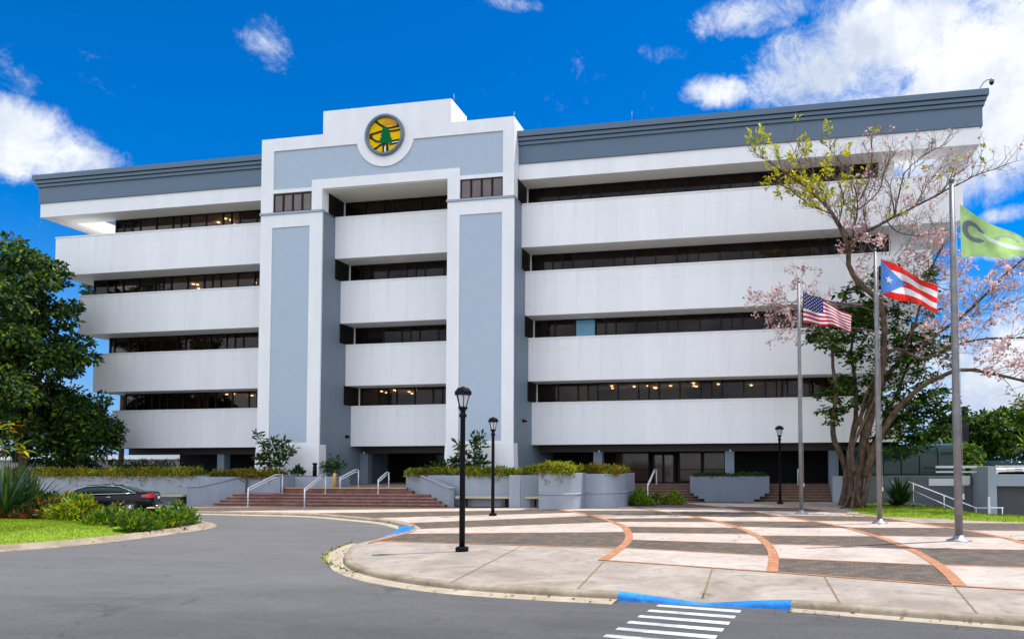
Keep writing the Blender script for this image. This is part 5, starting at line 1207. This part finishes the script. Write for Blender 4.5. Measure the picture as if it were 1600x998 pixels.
for p, d in tip_pts:
    wq = p+tb; dv = wq-Vector((0, 0, H)); f_ = dv.dot(_fw); u = PX+F*dv.dot(_r)/f_; v = PY-F*dv.dot(_u)/f_
    lowness = (wq.z-10.5)/3
    topy = wq.z > 13.3
    if topy:
        if wq.x < 4.6 or random.random() < .35:
            if random.random() < (.15 if wq.x < 3.6 and wq.z > 14.3 else .03):
                for k in range(7): yp_.append(p+Vector([random.gauss(0, .07) for _ in range(3)])); yd_.append(d)
        elif random.random() < .09:
            for k in range(6): bp_.append(p+Vector([random.gauss(0, .06) for _ in range(3)])); bd_.append(d)
    else:
        if random.random() < (.75 if wq.z < 12.6 else .5):
            for k in range(9): bp_.append(p+Vector([random.gauss(0, .085) for _ in range(3)])); bd_.append(Vector([random.gauss(0, 1) for _ in range(3)]))
print('tips', len(tip_pts), len(bp_), len(yp_))
mat_yl = leafmat('young_leaf_yellow', (.66, .58, .02))
leafmesh('blossom', [tuple(p) for p in bp_], .125, [pink, pinkd], [3, 1], parent=TT, aspect=.85, fold=.5)
leafmesh('young_leaves', [tuple(p) for p in yp_], .25, [lf_y, mat_yl, lf_l], [3, 3, 1], parent=TT, aspect=.45, dirs=[tuple(d) for d in yd_], jitter=.6)
# leafy tree standing behind it
random.seed(33)
T2 = thing('broadleaf_tree', 'leafy green tree with curved grey stem intertwined behind the blossoming tree', 'tree', (3.75, 34.2, 0)); tb2 = Vector((3.75, 34.2, 0))
mb = MB()
def path2(pts, r0, r1): return limb(mb, [gy(*p)-tb2 for p in pts], r0, r1, 9, 4, .01)
path2([(1316, 790, 34.2), (1324, 745, 34.2), (1316, 715, 34.1), (1303, 685, 34), (1302, 650, 34), (1307, 615, 33.9), (1302, 575, 33.8), (1300, 540, 33.8), (1294, 512, 33.8)], .21, .05)
path2([(1330, 760, 34.3), (1330, 700, 34.5), (1338, 640, 34.8), (1336, 590, 35), (1330, 545, 35), (1340, 510, 35)], .17, .05)
path2([(1352, 740, 34.3), (1372, 690, 34.7), (1410, 650, 35), (1445, 630, 35.1), (1480, 655, 35)], .13, .03)
path2([(1350, 720, 34.4), (1390, 640, 35), (1420, 560, 35.4), (1425, 500, 35.5)], .13, .03)
o = mb.build('trunk', bark); o.parent = T2
P_ = []; Dd = []
for (u, v, y, ru, rv, n) in [(1292, 525, 33.7, 30, 26, 260), (1325, 530, 34.6, 30, 40, 260), (1300, 625, 34, 22, 22, 120), (1345, 600, 35, 36, 40, 260), (1345, 470, 35, 34, 36, 260), (1400, 490, 35.2, 46, 46, 380), (1425, 560, 35.2, 50, 40, 380),
                           (1400, 620, 35.2, 46, 36, 380), (1430, 660, 34.8, 52, 26, 360), (1400, 690, 34.8, 44, 22, 260), (1462, 625, 34.8, 28, 20, 160), (1480, 665, 34.6, 20, 16, 110), (1465, 540, 35, 26, 24, 140), (1440, 445, 35.2, 26, 24, 120), (1500, 650, 34.4, 14, 12, 60), (1378, 430, 35, 26, 20, 120), (1300, 655, 33.7, 10, 8, 26)]:
    c = gy(u, v, y)-tb2; sc = y/F
    for k in range(max(4, n//8)):
        a = random.uniform(0, 6.28); rr = random.random()**.5; cc = c+Vector((math.cos(a)*ru*rr*sc, random.gauss(0, .6), math.sin(a)*rv*rr*sc))
        d0 = rng.normal(size=(20, 3)); d0[:, 2] = d0[:, 2]*.3-.1
        P_.append(np.asarray(cc)+rng.normal(size=(20, 3))*np.array([.17, .17, .09])); Dd.append(d0)
leafmesh('crown', np.concatenate(P_), .27, [lf_d, lf_m, lf_g, lf_l], [4, 4, 1.2, .8], parent=T2, dirs=np.concatenate(Dd), jitter=.2, aspect=.55, upbias=1.0)

# sago palm, right shrubs
blades('sago_palm', 'dark bushy sago palm in front of the slate wall', 'palm', (6.75, 34.6, .0), 190, 1.55, .12, [lf_d, lf_m], [3, 2], spread=1.25, droop=.5)
t = thing('stone_edging', 'low dark stone edging under the sago palm', 'stone edging', (7.2, 34.0, 0)); mb = MB()
for k in range(6):
    x = 6.6+k*.32; mb.box(x, x+.29, 33.75+.02*(k % 2), 34.0, -.02, .14+.03*(k % 3))
o = chl(mb, 'stones', mat('dark_stone', (.07, .06, .055), .9, .4, 6), t); o.location = -Vector(t.location); bevel(o, .03)
t = thing('stone_edging', 'reddish stones at the foot of the tree trunk', 'stone edging', (5.2, 34.4, 0)); mb = MB()
for k in range(5):
    x = 5.0+k*.3; mb.box(x, x+.26, 34.3, 34.5, -.02, .10+.03*(k % 2))
o = chl(mb, 'stones', mat('red_stone', (.25, .12, .10), .9, .4, 6), t); o.location = -Vector(t.location); bevel(o, .03)

# hedges trailing over the planters
def hedge(label, x0, x1, y0, y1, z, n, mats, w, hgt=.28, trail=.25, sized=.16, nm='trailing_hedge', group='trailing hedges on the planters'):
    t = thing(nm, label, 'hedge', ((x0+x1)/2, y0, z), 0, group)
    x = rng.uniform(x0, x1, n)-(x0+x1)/2; y = rng.uniform(-.08, y1-y0, n)**1
    k = rng.random(n) < .4; y[k] = rng.uniform(-.16, .12, k.sum())
    lump = .55+.45*np.sin(x*2.3+label.__len__())*np.sin(x*5.1+1)+.25*np.sin(x*11)
    z_ = rng.random(n)*hgt*np.clip(lump+.5, .35, 1.4)
    z_[k] -= rng.random(k.sum())*.10+(rng.random(k.sum()) < .3)*trail*rng.random(k.sum())*np.clip(lump[k], 0, 1)*2
    leafmesh('foliage', np.stack([x, y, z_], 1), sized, mats, w, parent=t, dirs=np.stack([rng.normal(size=n)*.6, -np.ones(n)*.4, np.ones(n)*.8], 1), jitter=.6, aspect=.32)
    return t
HM = [lf_v, lf_m, lf_o, lf_y, lf_br]
hedge('yellow and orange trailing hedge along the left planter behind the car', -46, -30.4, 32.6, 33.3, 1.56, 9500, [lf_v, lf_m, lf_o, lf_y, lf_r], [5, 3, 1.5, 3, .3], .34, .4)
hedge('orange and green hedge spilling over the planter left of the entrance stairs', -30.2, -26.4, 33.4, 35.2, 1.52, 3600, HM, [2, 4, 2, .5, 1])
hedge('orange tinted hedge on the planter right of the entrance stairs', -18.4, -14.6, 33.3, 34.4, 1.6, 2600, HM, [4, 3, 1.6, 2, .3])
hedge('yellow green hedge above the long bench niche', -14.6, -11.5, 32.55, 33.5, 1.6, 2400, HM, [5, 3, .3, 3, .1])
hedge('yellow green hedge between the grey pillar and the round planter', -11.5, -10.3, 32.6, 33.6, 1.62, 1300, HM, [4, 3, .2, 3, .1], .34)
hedge('bright yellow green hedge on the round planter nearest the road', -10.2, -8.5, 31.0, 33.0, 1.74, 2200, HM, [4, 3, .3, 4, .1], .36, .4)
hedge('orange tipped hedge on the round cornered planter by the steps', -8.5, -6.6, 32.8, 35.0, 1.68, 2000, HM, [3, 3.4, 1.8, 1.5, .3], .34, .3)
hedge('low dark green planting in the trapezoid planter', -3.6, .5, 38.35, 39.4, 1.42, 1300, [lf_d, lf_m], [3, 2], .16, .0, .12)
hedge('dark shaded planting under the right pier end', -18.2, -15.6, 34.6, 35.2, 1.58, 900, [lf_m, lf_d], [1, 2], .5, 0, .2)
hedge('dark undergrowth behind the left planter below the trees', -46, -36.4, 36.2, 38.0, .9, 4800, [lf_d, lf_m, lf_br], [5, 2, .4], 1.15, 0, .26, nm='undergrowth')
hedge('pale green undergrowth left of the dark ground floor recess', -36.8, -33.8, 36.6, 37.6, .9, 1300, [lf_m, lf_l, lf_d], [3, 1.5, 2], .85, 0, .22, nm='undergrowth')
# ground level bushes beside the round planter
shrub('low_bush', 'bright green low bush right of the round cornered planter', 'bush', (-6.0, 34.6, 0), .62, 1500, .17, [lf_g, lf_l, lf_m], [3, 2, 1], .95, .4, 'bushes beside the shaded steps')
shrub('low_bush', 'small reddish green bush between two greener bushes by the shaded steps', 'bush', (-5.2, 35.4, 0), .42, 700, .15, [lf_l, lf_br, lf_m], [2, 1.5, 1], 1.1, .3, 'bushes beside the shaded steps')
shrub('low_bush', 'yellow green low bush in front of the shaded steps', 'bush', (-4.35, 35.7, 0), .6, 1400, .16, [lf_y, lf_l, lf_m], [1.5, 3, 1.5], .85, .35, 'bushes beside the shaded steps')
# pot plants and bushes at the pier feet
def upright(label, base, stems, n, leaf, mats, w, nm='tall_shrub'):
    t = thing(nm, label, 'shrub', base, 0); b = Vector(base); mb = MB(); P_ = []; Dd = []
    for pts in stems:
        q = [gy(*p)-b for p in pts]; sp = limb(mb, q, .035, .01, 6)
        for k in range(n):
            s = sp[int(len(sp)*(.25+.75*random.random()))-0 if False else min(len(sp)-1, int(len(sp)*(.25+.75*random.random())))]
            d = Vector((random.gauss(0, 1), random.gauss(0, 1), random.gauss(.3, .7))).normalized(); P_.append(tuple(s+d*random.uniform(0, .22))); Dd.append(tuple(d))
    o = mb.build('stems', bark); o.parent = t; leafmesh('foliage', P_, leaf, mats, w, parent=t, dirs=Dd, jitter=.3, aspect=.36); return t
upright('dark leaning shrub with long leaves in front of the left pier', (-26.0, 34.7, 1.5), [[(428, 740, 34.7), (420, 715, 34.7), (412, 695, 34.6), (401, 678, 34.5)], [(430, 740, 34.7), (436, 712, 34.8), (443, 690, 34.8)], [(426, 740, 34.7), (414, 722, 34.6), (408, 715, 34.5)], [(432, 740, 34.7), (445, 716, 34.6), (456, 702, 34.6)], [(430, 740, 34.7), (428, 708, 34.8), (425, 690, 34.8)]], 95, .34, [lf_d, lf_m], [3, 2])
upright('dark shrub with long leaves in front of the right pier', (-15.6, 34.7, 1.55), [[(735, 738, 34.7), (726, 715, 34.7), (718, 695, 34.7)], [(738, 738, 34.7), (741, 708, 34.8), (740, 682, 34.8)], [(733, 738, 34.7), (720, 724, 34.5), (709, 722, 34.5)], [(738, 738, 34.7), (749, 708, 34.7), (751, 684, 34.7)], [(736, 738, 34.7), (748, 724, 34.6), (756, 722, 34.6)]], 85, .34, [lf_d, lf_m], [3, 2])
upright('small dark shrub beside the inner flank of the left pier', (-23.0, 35.3, 1.45), [[(522, 742, 36.0), (520, 728, 36.0), (523, 715, 36.0)], [(522, 742, 36.0), (512, 732, 36.0), (506, 728, 36.0)], [(522, 742, 36.0), (530, 730, 36.0), (533, 724, 36.0)]], 60, .26, [lf_d, lf_m], [3, 2])
p = gy(466, 742, 34.9); shrub('small_plant', 'small dark plant beside the bollard light', 'plant', (p.x, 34.9, 1.5), .3, 160, .26, [lf_d, lf_m], [2, 1], 1.3, .3)

# the flower bed on the island
random.seed(5)
def at(u, v): p = gz(u, v, 0.0); return (p.x, p.y, 0.0)
blades('spiky_plant', 'big clump of dark green sword leaves at the left edge of the flower bed', 'spiky plant', at(8, 812), 150, 2.45, .13, [lf_d, lf_m, lf_b], [3, 3, 1.5], .95, droop=.35)
blades('spiky_plant', 'dark sword leaved clump right of the biggest one', 'spiky plant', at(44, 808), 130, 1.95, .12, [lf_d, lf_m, lf_br], [4, 2, 1], 1.1, droop=.4)
shrub('flowering_bush', 'red flowered bush at the left edge of the lawn', 'bush', at(3, 812), .48, 900, .13, [lf_m, lf_r, lf_g], [2, 2.4, 1], 1.25, .5, 'colourful bushes in the flower bed')
shrub('flowering_bush', 'brownish red low bush under the sword leaves', 'bush', at(38, 813), .42, 800, .15, [lf_br, lf_m, lf_r, lf_d], [3, 1, .6, 2], .9, .4, 'colourful bushes in the flower bed')
shrub('flowering_bush', 'bush with a pink red bloom in the middle of the flower bed', 'bush', at(88, 812), .5, 1000, .17, [lf_m, lf_r, lf_br, lf_g], [3, 1.1, 1.2, 2], 1.2, .4, 'colourful bushes in the flower bed')
shrub('flowering_bush', 'dark bush with orange leaves left of the pink red bloom', 'bush', at(66, 811), .5, 900, .18, [lf_d, lf_m, lf_o, lf_l], [3, 2, .8, 1], 1.2, .4, 'colourful bushes in the flower bed')
shrub('croton_bush', 'bright yellow green croton bush in front of the car bonnet', 'bush', at(118, 814), .66, 1500, .24, [lf_y, lf_l, lf_m, lf_br], [2.6, 3, 1.6, .4], 1.15, .3, 'colourful bushes in the flower bed')
shrub('croton_bush', 'smaller yellow green croton bush left of the brightest one', 'bush', at(100, 808), .6, 1100, .22, [lf_y, lf_l, lf_m, lf_o], [2, 2, 2, .5], 1.2, .3, 'colourful bushes in the flower bed')
shrub('croton_bush', 'variegated croton bush beside the car door', 'bush', at(140, 813), .5, 1000, .2, [lf_l, lf_m, lf_y, lf_o], [3, 2, 1.6, .5], 1.0, .3, 'colourful bushes in the flower bed')
lows = [(158, 818, .42), (172, 824, .38), (184, 816, .42), (196, 826, .36), (206, 820, .40), (218, 827, .36), (228, 820, .36), (240, 826, .34), (250, 820, .40), (262, 824, .40), (275, 818, .44), (286, 819, .36), (150, 826, .3), (235, 829, .25), (206, 831, .25)]
names_ = ['nearest the croton bushes', 'at the back edge of the lawn', 'behind the tip of the lawn', 'at the lawn tip', 'left of centre in the low row', 'beside the kerb, third from the lawn tip', 'in the middle of the low row', 'beside the kerb in the middle', 'right of centre in the low row', 'behind the kerb near the tip', 'tall one near the island tip', 'last one at the island tip', 'small one touching the lawn', 'smallest one beside the kerb', 'tiny one where lawn meets kerb']
for (u, v, r_), nm in zip(lows, names_):
    k_ = random.random(); shrub('low_shrub', 'low green shrub '+nm, 'shrub', at(u+random.uniform(-3, 3), v), r_*random.uniform(.8, 1.25), 420, random.uniform(.13, .24), [lf_m, lf_g, lf_l, lf_br, lf_y], [2+k_*2, 2.5, 1+2*(1-k_), .7*k_, .8*(1-k_)], random.uniform(.8, 1.2), random.choice([.28, .36, .5]), 'low green shrubs along the island kerb', stems=3)
shrub('dark_bush', 'tall dark leafy bush behind the sword leaves at the left edge', 'bush', at(28, 800), .95, 1500, .26, [lf_d, lf_m, lf_br, lf_l], [5, 2, .6, .5], 1.5, .45)
shrub('dark_bush', 'dark bush between the sword leaves and the croton bushes', 'bush', at(76, 804), .62, 1000, .24, [lf_d, lf_m, lf_l, lf_r], [4, 2, .8, .15], 1.25, .45)
# heliconia with orange bracts
t = thing('tall_plant', 'tall plant with orange and yellow green leaves above the sword leaves', 'plant', at(16, 803)); b = Vector(t.location); mb = MB(); P_, Dd = [], []
for u0, u1, v1 in ((16, 4, 668), (20, 14, 664), (24, 25, 694), (14, 2, 700), (28, 32, 708)):
    y = b.y+random.uniform(-.3, .3); q = [gy(u0, 795, y)-b, gy((u0+u1)/2, 740, y)-b, gy(u1, v1, y)-b]; limb(mb, q, .022, .008, 6)
    for k in range(9): P_.append(tuple(q[2]+Vector((random.gauss(0, .22), random.gauss(0, .15), random.gauss(0, .12))))); Dd.append((random.gauss(.6, .5), random.gauss(0, .5), random.gauss(-.05, .25)))
o = mb.build('stems', bark); o.parent = t
leafmesh('leaves', P_, .42, [lf_l, lf_y, lf_o, lf_g], [2, 1.2, 2, 1], parent=t, dirs=Dd, jitter=.1, aspect=.22, upbias=.8)

# ------------------------------------------------------------------ distant things
t = thing('far_building', 'distant low pale building with a flat white roof seen beneath the left tree', 'building', (-62, 58, 0)); mb = MB(); mb.box(-80, -44, 58, 66, -.2, 2.7); o = chl(mb, 'wall', mat('far_wall', (.30, .31, .34), .8, .2, .3), t); o.location = -Vector(t.location)
mb = MB(); mb.box(-81, -43.5, 57, 67, 2.7, 3.1); o = chl(mb, 'roof', white, t); o.location = -Vector(t.location)
for k, (x0, x1) in enumerate([(-70, -66), (-63, -59), (-56, -52)]):
    mb = MB(); mb.box(x0, x1, 57.95, 57.995, .6, 2.2); o = chl(mb, 'window', darkf, t); o.location = -Vector(t.location)
for i, (x, y, z, rx, rz, lb) in enumerate([(21.5, 62, 4.3, 4.2, 2.4, 'rounded green tree beyond the garage, second from the right'), (15.0, 56, 2.2, 1.6, 1.2, 'low green tree just right of the thick flagpole, left of the other far trees'), (27, 66, 4.2, 4.5, 2.2, 'dark tree at the far right beyond the garage'), (18.2, 64, 3.9, 3.0, 2.2, 'dark green tree behind the lowest far tree'), (33, 72, 5.0, 5, 3.5, 'largest far tree at the right edge')]):
    tree('distant_tree', lb, 'tree', (x, y, -1.2), z+rz+1, (rx, 2.2, rz), (x, y, z), 34, 260, .42, [lf_m, lf_d, lf_l] if i != 1 else [lf_m, lf_l, lf_d], [4, 3, 1.2], .2, 40+i, .7, 'trees beyond the garage', clump_r=(.7, 1.3))
t = thing('palm_tree', 'small palm among the trees beyond the garage', 'palm', (20, 55, -.5)); mb = MB(); limb(mb, [(0, 0, 0), (.1, 0, 1.5), (0, 0, 3.4)], .14, .1, 8); chl(mb, 'trunk', bark, t)
b2 = blades('fronds', '', '', (0, 0, 3.4), 40, 2.0, .35, [lf_l, lf_m], [1, 1], 1.35, droop=.6)
ch_ = b2.children[0] if b2.children else [o for o in bpy.data.objects if o.parent == b2][0]
ch_.name = 'fronds'; ch_.parent = t; ch_.location = (0, 0, 3.4); bpy.data.objects.remove(b2)
p = gy(1508, 690, 58); t = thing('utility_pole', 'dark square pole rising among the far trees at the right', 'pole', (p.x, 58, -1)); mb = MB(); mb.box(-.22, .22, -.2, .2, 0, 7.6); chl(mb, 'pole', mat('dark_pole', (.03, .03, .035), .6), t)
p = gy(1475, 745, 46); t = thing('gooseneck_lamp', 'thin gooseneck light pole behind the glass enclosure', 'street lamp', (p.x, 46, -.2)); mb = MB(); mb.tube([(0, 0, 0), (0, 0, 3.3), (-.15, 0, 3.75), (-.5, 0, 4.15), (-1.0, 0, 4.4)], .05, 8); chl(mb, 'pole', galv, t); mb = MB(); mb.box(-1.35, -.95, -.1, .1, 4.36, 4.46); chl(mb, 'lamp_head', galv, t)
# near branch at the right edge
t = thing('leafy_branch_tree', 'leafy tree whose branches enter at the right edge above the garage', 'tree', (15.5, 33.5, -1.3)); b = Vector(t.location); mb = MB(); limb(mb, [(0, 0, 0), (-.1, 0, 2.5), (-.4, 0, 4.6), (-1.2, 0, 5.6)], .18, .05, 8); limb(mb, [(-.2, 0, 3.6), (-1.0, 0, 4.4), (-2.3, .1, 4.9)], .07, .02, 6)
chl(mb, 'trunk', bark, t); P_, Dd = [], []
for (u, v, ru, rv, n) in [(1592, 640, 16, 10, 22), (1588, 662, 18, 9, 24), (1598, 655, 12, 16, 24), (1610, 640, 20, 26, 40), (1630, 660, 30, 30, 60), (1606, 632, 14, 10, 20)]:
    for k in range(n):
        c = gy(u+random.gauss(0, ru*.5), v+random.gauss(0, rv*.5), 33.5+random.gauss(0, .4))-b
        for _ in range(5): P_.append(tuple(c+Vector((random.gauss(0, .09), random.gauss(0, .09), random.gauss(0, .05))))); Dd.append((random.gauss(0, 1), random.gauss(0, 1), random.gauss(-.1, .3)))
leafmesh('crown', P_, .24, [lf_m, lf_g, lf_l, lf_d], [3, 2, 1.5, 1.5], parent=t, dirs=Dd, jitter=.2, aspect=.5, upbias=1)
# mural wall and rooftop at the far right
t = thing('painted_building', 'distant building with turquoise and orange wall at the right edge', 'building', (27, 60, -1)); mb = MB(); mb.box(-3.0, 9, 0, 6, 0, 6.0); chl(mb, 'wall', mat('mural_wall', (.02, .30, .36), .7, col2=(.05, .13, .05), vscale=.9), t)
mb = MB(); mb.box(-3.4, 9.4, -.6, 6.6, 6.2, 6.6); chl(mb, 'roof', mat('far_roof', (.16, .20, .28), .6), t); mb = MB(); mb.box(-1.8, 9.2, -.1, -.02, 5.2, 6.0); chl(mb, 'orange_band', mat('orange_band', (.5, .10, .02), .7), t)
# parked cars far off at the right
proto = None
for k, (u, c_, lb) in enumerate([(1562, (.75, .75, .76), 'leftmost of the distant parked cars, white'), (1577, (.45, .40, .32), 'second distant parked car, beige'), (1590, (.10, .10, .11), 'third distant parked car, dark'), (1602, (.7, .7, .7), 'rightmost of the distant parked cars, at the picture edge')]):
    y = 45.5; x = gy(u, 735, y).x; t = thing('distant_car', lb, 'car', (x, y, .95), 0, 'distant parked cars above the garage')
    m_ = mat('far_paint_%d' % k, c_, .3, coat=.5); m_.name = ['white_car_paint', 'beige_car_paint', 'dark_car_paint', 'silver_car_paint'][k]
    mb = MB(); v_, f__ = cloft([(-.25, .3, .5, .6, .8, .7), (-.2, .2, .55, .85, .88, .75), (.9, .2, .55, .85, .88, .75), (1.0, .3, .5, .7, .8, .7)]); mb.add([(yy, xx, zz) for xx, yy, zz in v_], f__, 0, True); chl(mb, 'body', m_, t)
    mb = MB(); v_, f__ = cloft([(.05, .8, .9, 1.0, .72, .6), (.3, .8, 1.1, 1.3, .72, .55), (.9, .8, 1.1, 1.3, .72, .55)]); mb.add([(yy, xx, zz) for xx, yy, zz in v_], f__, 0, True); chl(mb, 'windows', cglass, t)
    for s_ in (-1, 1):
        mb = MB(); mb.tube([(s_*.82, .1, .3), (s_*.66, .1, .3)], .3, 14); chl(mb, 'wheel', tyre, t)
pd = MB(); pd.box(11.6, 40, 44.2, 60, .80, .95); o = pd.build('parking_deck', mat('deck', (.3, .3, .31), .8)); tag(o, kind='structure')

# fallen leaves on the paving and along the kerbs
pts = []
for _ in range(330):
    x, y = random.uniform(-8, 8), random.uniform(14, 36)
    if (x-4)**2+(y-32)**2 < random.uniform(4, 260): pts.append((x, y, .02))
for _ in range(120):
    p = random.choice(left+right); a = random.random()
    pts.append((p[0]+random.gauss(-.1, .12), p[1]-abs(random.gauss(.12, .14)), RZ+.035))
for _ in range(70):
    p = random.choice(isl2); pts.append((p[0]+random.gauss(.25, .2), p[1]+random.gauss(-.1, .2), RZ+.05))
tag(leafmesh('fallen_leaves', pts, .07, [lf_br, lf_v, lf_y, pinkd], [5, 1, .5, 1], upbias=2, dirs=[(random.gauss(0, 1), random.gauss(0, 1), .05) for _ in pts], jitter=.05, aspect=.55), 'small dry leaves scattered on the paving and along the kerbs', 'fallen leaves', kind='stuff')
